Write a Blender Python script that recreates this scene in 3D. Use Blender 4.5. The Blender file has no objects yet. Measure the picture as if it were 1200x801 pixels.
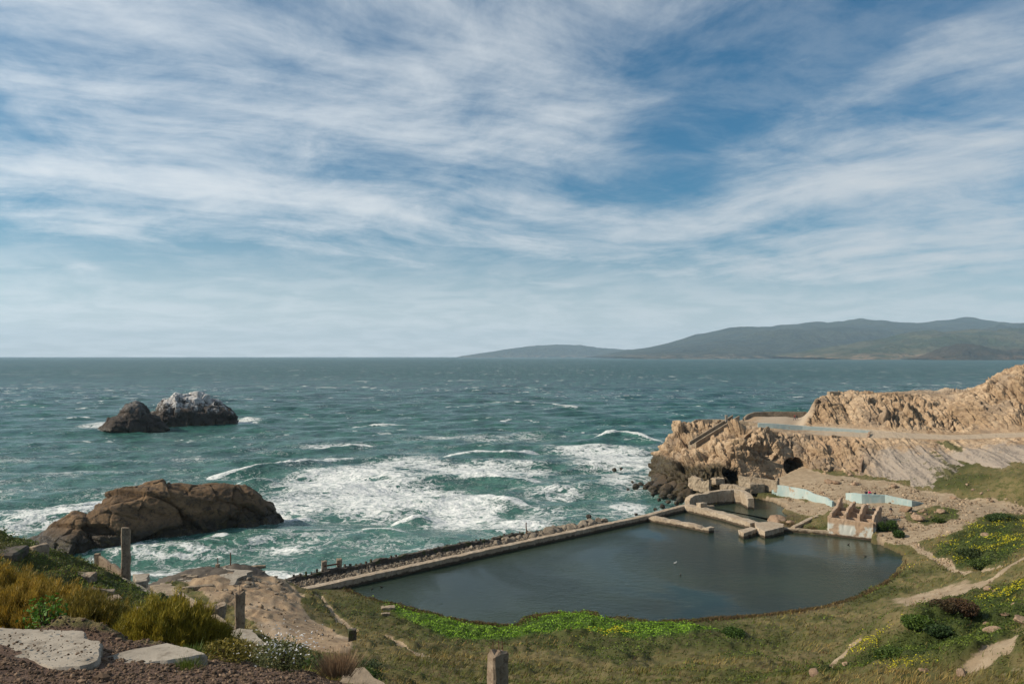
import bpy, bmesh, math, random
import numpy as np
from mathutils import Vector, Matrix
random.seed(7); RNG = np.random.default_rng(11)
scene = bpy.context.scene
COL = scene.collection
F = 933.0; EYE = 32.0
PITCH = math.atan(16.5 / F)
# ------------------------------------------------------------------ camera
cam_d = bpy.data.cameras.new('camera'); cam = bpy.data.objects.new('camera', cam_d); COL.objects.link(cam)
cam.location = (0, 0, EYE); cam.rotation_euler = (math.pi / 2 + PITCH, 0, 0)
cam_d.lens = 28.0; cam_d.sensor_width = 36.0; cam_d.clip_start = 0.1; cam_d.clip_end = 200000
scene.camera = cam
SUN_AZ = Vector((-1.0, -0.10, 0)).normalized(); SUN_EL = math.radians(33)
# ------------------------------------------------------------------ survey: photo sight lines to metres
def ray(px, py):
    cx = (px - 600) / F; cy = (400.5 - py) / F
    c, s = math.cos(PITCH), math.sin(PITCH)
    return cx, c - s * cy, s + c * cy
def PD(px, py, D):
    dx, dy, dz = ray(px, py); k = D / dy
    return np.array([dx * k, D, EYE + dz * k])
def PZ(px, py, z):
    dx, dy, dz = ray(px, py); k = (z - EYE) / dz
    return np.array([dx * k, dy * k, z])
# ------------------------------------------------------------------ noise
def _hash(ix, iy, iz, seed):
    h = (ix * 374761393 + iy * 668265263 + iz * 2147483647 + seed * 974634777) & 0xffffffff
    h = ((h ^ (h >> 13)) * 1274126177) & 0xffffffff
    h = ((h ^ (h >> 16)) * 2246822519) & 0xffffffff
    return (h ^ (h >> 15)) & 0xffffff
def vnoise(x, y, z=None, seed=0):
    x = np.asarray(x, float); y = np.asarray(y, float)
    ix = np.floor(x).astype(np.int64); iy = np.floor(y).astype(np.int64)
    fx = x - ix; fy = y - iy; ux = fx * fx * (3 - 2 * fx); uy = fy * fy * (3 - 2 * fy)
    if z is None:
        r = 0
        for a, wa in ((0, 1 - ux), (1, ux)):
            for b, wb in ((0, 1 - uy), (1, uy)):
                r = r + wa * wb * _hash(ix + a, iy + b, np.int64(0), seed)
        return r / 8388607.5 - 1
    z = np.asarray(z, float); iz = np.floor(z).astype(np.int64); fz = z - iz; uz = fz * fz * (3 - 2 * fz)
    r = 0
    for a, wa in ((0, 1 - ux), (1, ux)):
        for b, wb in ((0, 1 - uy), (1, uy)):
            for c, wc in ((0, 1 - uz), (1, uz)):
                r = r + wa * wb * wc * _hash(ix + a, iy + b, iz + c, seed)
    return r / 8388607.5 - 1
def fbm(x, y, z=None, octv=4, seed=0, gain=.5, ridged=False):
    a = 1; s = 0; t = 0
    for o in range(octv):
        k = 2.03 ** o
        n = vnoise(x * k + o * 17.3, y * k - o * 9.1, None if z is None else z * k + o * 5.7, seed + o)
        if ridged: n = 1 - 2 * np.abs(n)
        s = s + a * n; t += a; a *= gain
    return s / t
def worley(x, y, z, seed=0):
    """distance to nearest and second nearest jittered cell points, and a cell value"""
    ix = np.floor(x).astype(np.int64); iy = np.floor(y).astype(np.int64); iz = np.floor(z).astype(np.int64)
    d1 = np.full(x.shape, 9.0); d2 = np.full(x.shape, 9.0); cv = np.zeros(x.shape)
    for a in (-1, 0, 1):
        for b in (-1, 0, 1):
            for c in (-1, 0, 1):
                jx, jy, jz = ix + a, iy + b, iz + c
                h = _hash(jx, jy, jz, seed)
                px = jx + (h & 255) / 255.; py_ = jy + ((h >> 8) & 255) / 255.; pz = jz + ((h >> 16) & 255) / 255.
                d = np.sqrt((x - px) ** 2 + (y - py_) ** 2 + (z - pz) ** 2)
                m = d < d1
                d2 = np.where(m, d1, np.minimum(d2, d)); cv = np.where(m, (h & 1023) / 1023., cv); d1 = np.where(m, d, d1)
    return d1, d2, cv
def facets(x, y, z, seed=0, tilt=1.0):
    """broken rock: every cell is a plane of its own height and tilt, with a notch along its joints"""
    ix = np.floor(x).astype(np.int64); iy = np.floor(y).astype(np.int64); iz = np.floor(z).astype(np.int64)
    d1 = np.full(x.shape, 9.0); d2 = np.full(x.shape, 9.0); pl = np.zeros(x.shape)
    for a in (-1, 0, 1):
        for b in (-1, 0, 1):
            for c in (-1, 0, 1):
                h = _hash(ix + a, iy + b, iz + c, seed); h2 = _hash(ix + a, iy + b, iz + c, seed + 77)
                ex = x - (ix + a) - (h & 255) / 255.; ey = y - (iy + b) - ((h >> 8) & 255) / 255.; ez = z - (iz + c) - ((h >> 16) & 255) / 255.
                d = np.sqrt(ex ** 2 + ey ** 2 + ez ** 2); m = d < d1
                v = ((h2 & 255) / 255. - .5) + tilt * (ex * (((h2 >> 8) & 255) / 127. - 1) + ez * (((h2 >> 16) & 255) / 127. - 1) + ey * ((h & 255) / 127. - 1) * .5)
                d2 = np.where(m, d1, np.minimum(d2, d)); pl = np.where(m, v, pl); d1 = np.where(m, d, d1)
    return pl - .25 * (1 - sstep(0, .10, d2 - d1))
def sstep(a, b, x):
    t = np.clip((x - a) / (b - a), 0, 1); return t * t * (3 - 2 * t)
# ------------------------------------------------------------------ mesh helpers
def fast_mesh(name, V, Fc, smooth=True):
    V = np.asarray(V, np.float32); Fc = np.asarray(Fc, np.int32); k = Fc.shape[1]
    me = bpy.data.meshes.new(name)
    me.vertices.add(len(V)); me.vertices.foreach_set('co', V.ravel())
    me.loops.add(Fc.size); me.loops.foreach_set('vertex_index', Fc.ravel())
    me.polygons.add(len(Fc)); me.polygons.foreach_set('loop_start', np.arange(0, Fc.size, k, dtype=np.int32))
    me.polygons.foreach_set('use_smooth', np.full(len(Fc), smooth))
    me.update(calc_edges=True); me.validate()
    return me
def grid_faces(nu, nv):
    i = np.arange(nu - 1)[:, None]; j = np.arange(nv - 1)[None, :]
    a = (i * nv + j).ravel()
    return np.stack([a, a + nv, a + nv + 1, a + 1], 1)
def attr(me, name, val):
    a = me.attributes.new(name, 'FLOAT', 'POINT'); a.data.foreach_set('value', np.asarray(val, np.float32).ravel())
def attr3(me, name, rgb, domain='POINT'):
    a = me.attributes.new(name, 'FLOAT_COLOR', domain)
    c = np.ones((len(rgb), 4), np.float32); c[:, :3] = rgb; a.data.foreach_set('color', c.ravel())
def link(name, me, mat=None, parent=None, loc=None):
    o = bpy.data.objects.new(name, me); COL.objects.link(o)
    if mat is not None: me.materials.append(mat)
    if parent is not None: o.parent = parent
    if loc is not None: o.location = loc
    return o
def tag(o, label=None, cat=None, group=None, kind=None):
    if label: o['label'] = label
    if cat: o['category'] = cat
    if group: o['group'] = group
    if kind: o['kind'] = kind
    return o
def empty(name, loc, label, cat, group=None, rz=0):
    o = bpy.data.objects.new(name, None); COL.objects.link(o); o.location = loc; o.rotation_euler = (0, 0, rz)
    o.empty_display_size = .3
    return tag(o, label, cat, group)
def bm_obj(name, bm, mat, parent=None, smooth=False, loc=None):
    me = bpy.data.meshes.new(name); bm.to_mesh(me); bm.free()
    if smooth: me.polygons.foreach_set('use_smooth', [True] * len(me.polygons))
    return link(name, me, mat, parent, loc)
# ------------------------------------------------------------------ materials
class NT:
    def __init__(s, mat): s.t = mat.node_tree; s.n = s.t.nodes; s.l = s.t.links
    def node(s, typ, **kw):
        n = s.n.new(typ)
        for k, v in kw.items():
            if k.startswith('_'): setattr(n, k[1:], v)
            else: n.inputs[k].default_value = v
        return n
    def val(s, x, inp):
        if hasattr(x, 'is_output') or isinstance(x, bpy.types.NodeSocket): s.l.new(x, inp)
        else: inp.default_value = x
    def math(s, op, a, b=0.0, c=None, clamp=False):
        n = s.n.new('ShaderNodeMath'); n.operation = op; n.use_clamp = clamp
        s.val(a, n.inputs[0]); s.val(b, n.inputs[1])
        if c is not None: s.val(c, n.inputs[2])
        return n.outputs[0]
    def vmath(s, op, a, b=(0, 0, 0)):
        n = s.n.new('ShaderNodeVectorMath'); n.operation = op
        s.val(a, n.inputs[0]); s.val(b, n.inputs[1])
        return n.outputs[1] if op in ('DOT_PRODUCT', 'LENGTH') else n.outputs[0]
    def mix(s, f, a, b):
        n = s.n.new('ShaderNodeMix'); n.data_type = 'RGBA'; n.clamp_factor = True
        s.val(f, n.inputs[0])
        for x, i in ((a, 6), (b, 7)):
            if isinstance(x, tuple): n.inputs[i].default_value = (*x[:3], 1)
            else: s.l.new(x, n.inputs[i])
        return n.outputs[2]
    def ss(s, x, a, b):
        n = s.n.new('ShaderNodeMapRange'); n.interpolation_type = 'SMOOTHSTEP'
        s.val(x, n.inputs[0]); s.val(a, n.inputs[1]); s.val(b, n.inputs[2]); return n.outputs[0]
    def noise(s, vec, scale, detail=4, rough=.55, dist=0, lac=2.0):
        n = s.n.new('ShaderNodeTexNoise'); s.l.new(vec, n.inputs['Vector'])
        n.inputs['Scale'].default_value = scale; n.inputs['Detail'].default_value = detail
        n.inputs['Roughness'].default_value = rough; n.inputs['Distortion'].default_value = dist
        return n.outputs['Fac']
    def vor(s, vec, scale, feat='F1', out='Distance'):
        n = s.n.new('ShaderNodeTexVoronoi'); n.feature = feat; s.l.new(vec, n.inputs['Vector']); n.inputs['Scale'].default_value = scale
        return n.outputs[out]
    def scale(s, vec, xyz): return s.vmath('MULTIPLY', vec, xyz)
    def pos(s): return s.n.new('ShaderNodeNewGeometry').outputs['Position']
    def obj(s): return s.n.new('ShaderNodeTexCoord').outputs['Object']
    def at(s, name, out='Fac'):
        n = s.n.new('ShaderNodeAttribute'); n.attribute_name = name; return n.outputs[out]
    def bump(s, h, strength=.5, dist=.1, normal=None):
        n = s.n.new('ShaderNodeBump'); n.inputs['Strength'].default_value = strength; n.inputs['Distance'].default_value = dist
        s.l.new(h, n.inputs['Height'])
        if normal is not None: s.l.new(normal, n.inputs['Normal'])
        return n.outputs[0]
def mat(name, rough=.85, spec=.3):
    m = bpy.data.materials.new(name); m.use_nodes = True; t = NT(m)
    b = t.n['Principled BSDF']; b.inputs['Roughness'].default_value = rough; b.inputs['Specular IOR Level'].default_value = spec
    return m, t, b
def setc(t, b, c):
    if isinstance(c, tuple): b.inputs['Base Color'].default_value = (*c[:3], 1)
    else: t.l.new(c, b.inputs['Base Color'])
def mat_plain(name, c, rough=.8, var=.25, scale=8.):
    m, t, b = mat(name, rough); p = t.obj(); n = t.noise(p, scale, 5)
    setc(t, b, t.mix(n, tuple(x * (1 - var) for x in c), tuple(min(1, x * (1 + var)) for x in c)))
    t.l.new(t.bump(n, .3, .02), b.inputs['Normal']); return m
def mat_concrete(name, c1, c2, c3, bump=.05, sc=1.0, moss=None):
    m, t, b = mat(name, .9, .2); p = t.pos()
    n1 = t.noise(p, .35 * sc, 6, .6); n2 = t.noise(p, 2.2 * sc, 8, .65); n3 = t.noise(t.scale(p, (1, 1, .25)), 3 * sc, 4)
    c = t.mix(t.ss(n1, .4, .62), c1, c2); c = t.mix(t.ss(n2, .48, .66), c, c3)
    c = t.mix(t.math('MULTIPLY', t.ss(n3, .5, .75), .55), c, tuple(x * .45 for x in c1))
    if moss: c = t.mix(t.ss(t.noise(p, .9 * sc, 5), .55, .65), c, moss)
    sp = t.noise(p, 28 * sc, 3); c = t.mix(t.math('MULTIPLY', t.ss(sp, .6, .75), .4), c, (.07, .06, .05))
    setc(t, b, c)
    h = t.math('ADD', t.math('MULTIPLY', n2, 1.0), t.math('MULTIPLY', sp, .25))
    t.l.new(t.bump(h, .7, bump), b.inputs['Normal']); return m
M = {}
M['conc'] = mat_concrete('weathered_concrete', (.24, .19, .135), (.33, .265, .19), (.17, .13, .09), .08)
M['conc_top'] = mat_concrete('pale_concrete', (.27, .235, .19), (.34, .30, .245), (.19, .16, .125), .02, 1.5)
M['conc_dark'] = mat_concrete('dark_concrete', (.07, .06, .05), (.10, .085, .07), (.05, .045, .035), .06, 1, (.05, .06, .025))
M['post'] = mat_concrete('post_concrete', (.23, .175, .125), (.31, .25, .185), (.14, .10, .07), .05, 2.5)
M['rust'] = mat_plain('rusty_iron', (.10, .045, .025), .8, .5, 20)
def mat_blue():
    m, t, b = mat('faded_aqua_paint', .75, .25); p = t.pos()
    n1 = t.noise(p, .5, 7, .65); n2 = t.noise(t.scale(p, (1, 1, .3)), 1.8, 5); n3 = t.noise(p, .12, 3)
    c = t.mix(t.ss(n3, .4, .6), (.28, .37, .365), (.36, .42, .40))
    c = t.mix(t.math('MULTIPLY', t.ss(n2, .48, .7), .6), c, (.44, .45, .41))
    c = t.mix(t.ss(n1, .60, .66), c, (.34, .27, .2)); setc(t, b, c)
    t.l.new(t.bump(n1, .5, .05), b.inputs['Normal']); return m
M['blue'] = mat_blue()
def mat_rock(name, ca, cb, cc, wet=(.035, .028, .02), wet_z=(1.2, 3.0), top=None, sc=1.0, green=True):
    m, t, b = mat(name, .92, .2); p = t.pos()
    n1 = t.noise(p, .12 * sc, 5, .6); n2 = t.noise(p, .8 * sc, 8, .68, .4); n3 = t.noise(p, 5 * sc, 4, .7)
    st = t.noise(t.scale(p, (.35, .35, 2.2)), .9 * sc, 5, .6, .8)
    c = t.mix(t.ss(n1, .4, .6), ca, cb); c = t.mix(t.ss(n2, .45, .65), c, cc)
    c = t.mix(t.math('MULTIPLY', t.ss(st, .52, .68), .45), c, tuple(x * .55 for x in ca))
    c = t.mix(t.math('MULTIPLY', t.ss(n3, .52, .66), .5), c, tuple(x * .4 for x in ca))
    if name == 'headland_rock':
        big = t.noise(p, .05, 4, .6); c = t.mix(t.math('MULTIPLY', t.ss(big, .5, .62), .6), c, (.35, .24, .15)); c = t.mix(t.math('MULTIPLY', t.ss(t.noise(t.scale(p, (1, 1, .3)), .11, 5, .65), .52, .62), .5), c, (.17, .135, .105))
        g = t.at('scree'); gc = t.mix(n2, (.22, .185, .155), (.33, .285, .24)); c = t.mix(g, c, gc)
        tr = t.at('track'); c = t.mix(tr, c, t.mix(n3, (.33, .26, .19), (.42, .34, .25)))
        v = t.ss(t.math('ADD', t.at('veg'), t.math('ADD', t.math('MULTIPLY', t.math('SUBTRACT', n2, .5), 2.2), t.math('MULTIPLY', t.math('SUBTRACT', n3, .5), 1.2))), .48, .66)
        c = t.mix(v, c, t.mix(n3, (.045, .05, .02), (.13, .115, .05)))
    z = t.n.new('ShaderNodeSeparateXYZ'); t.l.new(p, z.inputs[0])
    if top:
        # guano on the heights
        g = t.ss(t.math('ADD', t.math('DIVIDE', z.outputs[2], 14.0), t.math('MULTIPLY', t.math('SUBTRACT', t.noise(t.scale(p, (1, 1, .3)), .35, 7, .7), .5), 2.4)), .45, .95)
        c = t.mix(t.math('MULTIPLY', g, .8), c, top)
    w = t.math('ADD', z.outputs[2], t.math('MULTIPLY', t.math('SUBTRACT', n2, .5), 5.0))
    if name == 'headland_rock': w = t.math('SUBTRACT', w, t.math('MULTIPLY', t.at('tide'), 4.2))
    wf = t.ss(w, wet_z[0], wet_z[1]); c = t.mix(t.math('SUBTRACT', 1.0, wf), c, t.mix(t.ss(n2, .5, .6), wet, (.07, .055, .025)))
    setc(t, b, c); t.l.new(t.math('ADD', .35, t.math('MULTIPLY', wf, .55)), b.inputs['Roughness'])
    h = t.math('ADD', t.math('ADD', n2, t.math('MULTIPLY', n3, .3)), t.math('MULTIPLY', st, .5))
    t.l.new(t.bump(h, .9, .45 / sc), b.inputs['Normal']); return m
M['head'] = mat_rock('headland_rock', (.33, .23, .14), (.46, .34, .225), (.19, .125, .076), (.05, .037, .02), (1.6, 4.2))
M['isle'] = mat_rock('brown_islet_rock', (.13, .083, .046), (.20, .128, .070), (.06, .044, .032), wet_z=(1.0, 3.4))
M['seal'] = mat_rock('guano_streaked_rock', (.05, .042, .036), (.065, .05, .04), (.04, .034, .03), wet_z=(.5, 2.5), top=(.55, .54, .53))
M['seal_dark'] = mat_rock('dark_stack_rock', (.05, .042, .036), (.065, .05, .04), (.04, .034, .03), wet_z=(.5, 2.5), top=(.14, .135, .13))
M['wetrock'] = mat_rock('wet_shore_rock', (.10, .07, .045), (.07, .05, .03), (.05, .04, .025), wet_z=(.5, 1.8), sc=2)
M['riprap'] = mat_rock('riprap_rock', (.20, .165, .125), (.27, .225, .17), (.13, .105, .08), wet_z=(-4, -3), sc=2.5)
M['tanrock'] = mat_rock('tan_fieldstone', (.26, .175, .115), (.34, .24, .165), (.17, .11, .07), wet_z=(-4, -3), sc=2.5)
def mat_leaf(name, rough=.6, trans=.25):
    m, t, b = mat(name, rough, .2); c = t.at('col', 'Color')
    setc(t, b, c)
    tr = t.n.new('ShaderNodeBsdfTranslucent'); t.l.new(c, tr.inputs['Color'])
    mx = t.n.new('ShaderNodeMixShader'); mx.inputs[0].default_value = trans
    t.l.new(b.outputs[0], mx.inputs[1]); t.l.new(tr.outputs[0], mx.inputs[2]); t.l.new(mx.outputs[0], t.n['Material Output'].inputs[0]); return m
M['leaf'] = mat_leaf('foliage'); M['petal'] = mat_leaf('petals', .6, .3)
M['twig'] = mat_plain('woody_stem', (.09, .06, .035), .9)
# ------------------------------------------------------------------ terrain surface
SURV = [ # (px, py, height) surveyed spots on the land
 # left ledge and slope
 (0,801,28.05),(220,801,27.95),(430,805,27.7),(0,742,28.05),(120,765,27.95),(250,776,27.7),(350,790,27.5),(430,800,27.4),
 # sandy terrace
 (190,674,5.2),(225,668,5.4),(262,664,5.2),(290,667,4.8),(315,681,3.0),(240,690,5.8),(300,705,5.6),(330,716,5.4),(300,735,7.0),
 (345,694,2.6),(352,708,3.2),(365,728,4.6),(400,742,5.2),(345,752,7.6),(395,762,8.4),(430,766,8.0),(330,775,11.5),
 (372,692,1.7),(385,715,2.6),(420,700,1.6),(420,722,2.4),(460,735,3.2),(450,760,6.8),(500,770,7.2),(420,790,13.8),(480,800,13.4),
 (520,730,1.9),(600,742,1.7),(560,765,4.0),(600,780,5.2),(600,801,8.0),(680,728,1.8),(700,760,2.8),(700,785,4.6),(700,801,6.2),
 (800,735,1.6),(800,765,3.0),(800,801,6.0),(900,726,1.6),(900,750,2.8),(900,775,4.6),(900,801,7.2),(980,716,1.8),(1000,740,4.0),(1000,770,6.9),(1000,801,10.5),
 (1060,690,2.6),(1070,665,1.9),(1050,645,1.5),(1100,740,8.2),(1100,700,5.2),(1090,675,3.0),(1100,770,12.0),(1100,801,14.8),(1150,690,7.6),(1150,740,12.2),
 (1200,801,19.0),(1200,760,16.8),(1200,720,13.6),(1200,690,11.6),(1200,655,9.4),(1160,678,7.0),(1170,645,5.4),(1120,660,3.6),(1200,630,5.8),(1200,606,4.5),(1200,592,4.6),
 (1130,640,3.7),(1100,625,3.3),(1070,636,2.2),(1090,608,3.4),(1150,595,4.2),(1120,586,4.2),(1040,604,3.0),(1035,625,2.3),(1060,590,3.6),
 (1000,577,3.8),(1040,575,4.1),(950,566,4.0),(900,557,4.2),(860,566,3.4),(1080,580,4.3),(1150,578,5.6),(1200,572,7.4),(1100,575,4.9),
 (985,600,3.3),(960,585,2.6),(930,580,2.1),(900,575,2.2),(905,592,1.3),(880,590,1.2),(940,606,1.3),(925,600,1.35),(850,572,3.0),(1300,620,9),(1300,700,22),(1300,590,6),
]
XYZ = [ # (x, y, height)
 (0,0,30.2),(-20,0,30.5),(20,0,30.5),(0,-20,31),(-40,-20,32),(40,-20,32),(0,6,28.2),(-0.4,11.5,25.9),(4,10,25.4),(4,15,23.6),(10,14,24.3),(-3.5,15.5,25.2),(12,10,26),(25,20,25.5),(40,30,24.5),
 (0,14,24.5),(2,21,21.4),(-8,16,25.6),(-14,17,26.2),(-20,20,26.5),(-12,22,23.6),(-6,24,22),(-20,28,23.5),(-30,30,25),(-45,30,27),
 (-12,30,20.4),(-13,38,19.0),(-10,36,18.8),(-17,40,18.6),(-20,45,18.0),(-24,49,18.2),(-27,47,20.2),(-30,45,22.0),(-38,44,25),(-50,45,27),
 (-22,38,20.4),(-28,38,22.5),(-28,55,14.5),(-20,53,13),(-14,48,13.5),(-10,44,14.5),(-20,60,8.5),(-30,65,7),(-14,60,8.6),(-38,62,7),(-35,75,5.5),
 (0,30,18.4),(8,30,18.6),(0,40,14.2),(-6,44,14.0),(6,60,8.0),(20,40,17),(18,60,9.5),(30,60,13.5),(36,45,20),(60,50,26),(90,60,30),(70,75,17),(100,90,18),(130,120,16),(150,160,16),
 (30,150,0),(10,170,-3),(-30,140,-3),(-60,120,-3),(-80,80,-3),(-60,60,-1),
]
sp = np.array([PZ(a, b, c) for a, b, c in SURV] + [np.array(q, float) for q in XYZ])
def _K(d2): return d2 * np.log(d2 + 1e-9) * .5
def _tps(P, lam=.6):
    n = len(P); S = 50.0; X = P[:, :2] / S
    d2 = ((X[:, None] - X[None]) ** 2).sum(2)
    A = np.zeros((n + 3, n + 3)); A[:n, :n] = _K(d2) + np.eye(n) * lam * 1e-3
    A[:n, n] = 1; A[:n, n + 1:] = X; A[n, :n] = 1; A[n + 1:, :n] = X.T
    b = np.zeros(n + 3); b[:n] = P[:, 2]; w = np.linalg.solve(A, b)
    def f(x, y):
        x = np.asarray(x, float) / S; y = np.asarray(y, float) / S; sh = x.shape; x = x.ravel(); y = y.ravel(); r = np.zeros(len(x))
        for i in range(n): 
            if abs(w[i]) > 0: r += w[i] * _K((x - X[i, 0]) ** 2 + (y - X[i, 1]) ** 2)
        return (r + w[n] + w[n + 1] * x + w[n + 2] * y).reshape(sh)
    return f
TPS = _tps(sp)
def poly_sd(x, y, poly):
    """signed distance, positive inside"""
    x = np.asarray(x, float); y = np.asarray(y, float); d = np.full(x.shape, 1e9); ins = np.zeros(x.shape, bool); n = len(poly)
    for i in range(n):
        ax, ay = poly[i][:2]; bx, by = poly[(i + 1) % n][:2]; ex, ey = bx - ax, by - ay
        t = np.clip(((x - ax) * ex + (y - ay) * ey) / (ex * ex + ey * ey + 1e-12), 0, 1)
        d = np.minimum(d, (x - ax - t * ex) ** 2 + (y - ay - t * ey) ** 2)
        c = ((ay > y) != (by > y)) & (x < ex * (y - ay) / (ey + 1e-12 * (ey == 0)) + ax); ins ^= c
    d = np.sqrt(d); return np.where(ins, d, -d)
def line_d(x, y, pts):
    d = np.full(np.shape(x), 1e9)
    for (a, b) in zip(pts[:-1], pts[1:]):
        ax, ay = a[:2]; bx, by = b[:2]; ex, ey = bx - ax, by - ay
        t = np.clip(((x - ax) * ex + (y - ay) * ey) / (ex * ex + ey * ey + 1e-12), 0, 1)
        d = np.minimum(d, (x - ax - t * ex) ** 2 + (y - ay - t * ey) ** 2)
    return np.sqrt(d)
POOL_Z = 1.0
def shore(l): return [PZ(a, b, POOL_Z) for a, b in l]
SW0, SW1, SW2 = PZ(338, 693, 2.0), PZ(758, 602.5, 2.0), PZ(806, 591, 2.0)      # the sea wall's line
POOL = shore([(338,697),(400,686),(425,696),(450,707),(475,713),(505,722),(540,731),(572,736),(600,734),(622,724),(650,718.5),(690,717),(706,720),(704,727),(740,727),(800,727.5),(850,724),(900,718),(950,711),
  (985,704),(1010,697),(1035,686),(1052,674),(1059,664),(1058,652),(1048,645),(1036,639),(1024,636)]) + shore([(1024,632),(972,626),(935,624),(925,620)]) + shore([(918,616),(880,606),(850,600),(812,592),(800,591)]) + [SW1 + np.array([0, -.3, 0])]
BACKPOOL = shore([(812,590),(838,585),(862,582),(885,583),(905,588),(918,594),(922,603),(914,614),(893,613),(862,607),(822,598)])
# coastline of the low ground (inside = land)
d_ = (SW1 - SW0)[:2]; d_ /= np.linalg.norm(d_); nrm = np.array([-d_[1], d_[0]])
Lsw = float(np.linalg.norm((SW1 - SW0)[:2]))
def off(P, k, a=0): return (P[0] + nrm[0] * k + d_[0] * a, P[1] + nrm[1] * k + d_[1] * a)
COAST = [(-62,-40),(-62,50),(-46,58),(-44,80),(-46,92),(-43.5,99),(-40,103),(-36,105.5),(-31,107),off(SW0,7),off(SW0,6.2,15),off(SW0,6,35),off(SW0,6.6,45),off(SW0,7.5,58),off(SW0,4,68),off(SW1,1.4,-3),off(SW1,1.2,4),
         (35.5,166),(36,174),(40,185),(48,195),(60,205),(250,230),(250,-40)]
_tx = np.arange(-230, 270, .8); _ty = np.arange(-46, 252, .8); _TX, _TY = np.meshgrid(_tx, _ty, indexing='ij'); _TH = TPS(_TX, _TY)
def tps_fast(x, y):
    x = np.asarray(x, float); y = np.asarray(y, float); u = np.clip((x - _tx[0]) / .8, 0, len(_tx) - 1.001); v = np.clip((y - _ty[0]) / .8, 0, len(_ty) - 1.001)
    i = u.astype(int); j = v.astype(int); a = u - i; b = v - j
    return (_TH[i, j] * (1 - a) + _TH[i + 1, j] * a) * (1 - b) + (_TH[i, j + 1] * (1 - a) + _TH[i + 1, j + 1] * a) * b
def h_base(x, y):
    h = tps_fast(x, y)
    s = poly_sd(x, y, COAST)
    h = np.where(s < 3, np.minimum(h, np.where(s > 0, 1.0 + s * 1.6, 1.0 + s * 1.2)), h)
    h = np.maximum(h, -3)
    # berm strip behind the sea wall
    q = (x - SW0[0]) * nrm[0] + (y - SW0[1]) * nrm[1]; al = (x - SW0[0]) * d_[0] + (y - SW0[1]) * d_[1]
    strip = sstep(-.5, .5, q) * sstep(1.0, 4.5, al)
    bw_ = 6.5 - 5.3 * sstep(Lsw * .72, Lsw * .96, al); berm = np.where(q < bw_, 1.25, 1.25 - (q - bw_) * 1.0)
    h = h * (1 - strip) + np.maximum(np.minimum(berm, 1.25), -3) * strip
    wet = np.zeros(np.shape(x), bool)
    for poly, zl in ((POOL, POOL_Z), (BACKPOOL, POOL_Z)):
        s = poly_sd(x, y, poly) + (fbm(x * .55, y * .55, octv=3, seed=33) * .7 + fbm(x * .16, y * .16, octv=2, seed=34) * .9) * (np.abs(q) > 2.5)
        inside = np.maximum(zl - .05 - s * .45, -1.5)
        out = np.maximum(h, zl + .03 + np.minimum(-s, 3) * .10)
        near = (s < 0) & (s > -3) & (q < 0) & ~wet; inside = np.where(wet, np.minimum(h, inside), inside); wet = wet | (s > 0)
        h = np.where(s > 0, np.where(q < 0, inside, h), np.where(near, out, h))
    return h
_px = np.arange
def G(px, py, d0=4.0, d1=230.0):
    """where a sight line meets the land"""
    dx, dy, dz = ray(px, py); D = np.geomspace(d0, d1, 700); x = dx / dy * D; z = EYE + dz / dy * D
    below = h_base(x, D) > z
    i = int(np.argmax(below)) if below.any() else len(D) - 1
    if i > 0:
        a, b = D[i - 1], D[i]
        for _ in range(14):
            m = .5 * (a + b)
            if h_base(np.array([dx / dy * m]), np.array([m]))[0] > EYE + dz / dy * m: b = m
            else: a = m
        Dm = .5 * (a + b)
    else: Dm = D[0]
    return np.array([dx / dy * Dm, Dm, EYE + dz / dy * Dm])
def GL(l, **k): return [G(a, b, **k) for a, b in l]
SAND = GL([(205,676),(255,668),(300,672),(335,688),(352,700),(362,722),(392,738),(418,752),(405,764),(370,768),(330,752),(296,736),(270,712),(235,700)], d0=56)
TERR = GL([(862,562),(905,553),(960,556),(1040,564),(1110,577),(1140,585),(1210,591),(1210,600),(1150,606),(1125,622),(1095,630),(1070,638),(1028,637),(1026,600),(985,590),(972,600),(940,585),(905,578)], d0=60)
BEACH2 = GL([(885,586),(930,583),(975,594),(968,603),(930,600)], d0=60)
MID_ISLE = GL([(1058,600),(1100,592),(1128,598),(1126,608),(1085,616),(1062,612)], d0=60)
TRAILS = [(GL([(1070,638),(1084,648),(1098,655),(1112,663),(1120,671),(1150,670),(1175,662)], d0=60), .5),
          (GL([(1128,698),(1150,685),(1175,670),(1212,648)], d0=60), .85),
          (GL([(372,698),(386,716),(402,732),(420,742),(455,748),(500,770)], d0=56), .4),
          (GL([(965,790),(985,768),(1000,757)], d0=40), .35)]
BARE = [G(1095, 700, d0=60), G(1175, 762, d0=30)]
LUSH = [GL([(450,706),(505,721),(540,730),(572,735),(606,733),(622,723),(650,717),(700,716),(720,728),(800,729),(845,738),(810,746),(760,748),(700,742),(640,745),(590,752),(540,752),(500,740),(470,722)], d0=50),
        GL([(1205,606),(1150,616),(1112,632),(1088,646),(1118,668),(1175,660),(1205,640)], d0=50),
        GL([(1205,680),(1160,692),(1110,712),(1060,735),(1010,765),(960,788),(900,801),(1205,801)], d0=20)]
YEL = [(G(1165, 640, d0=60), 7), (G(1140, 635, d0=60), 4), (G(1190, 620, d0=60), 6), (G(715, 745, d0=50), 2), (G(1020, 760, d0=30), 1.5), (G(1080, 660, d0=60), 3), (G(1060, 790, d0=30), .8), (G(1150,715,d0=30),5)]
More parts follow.
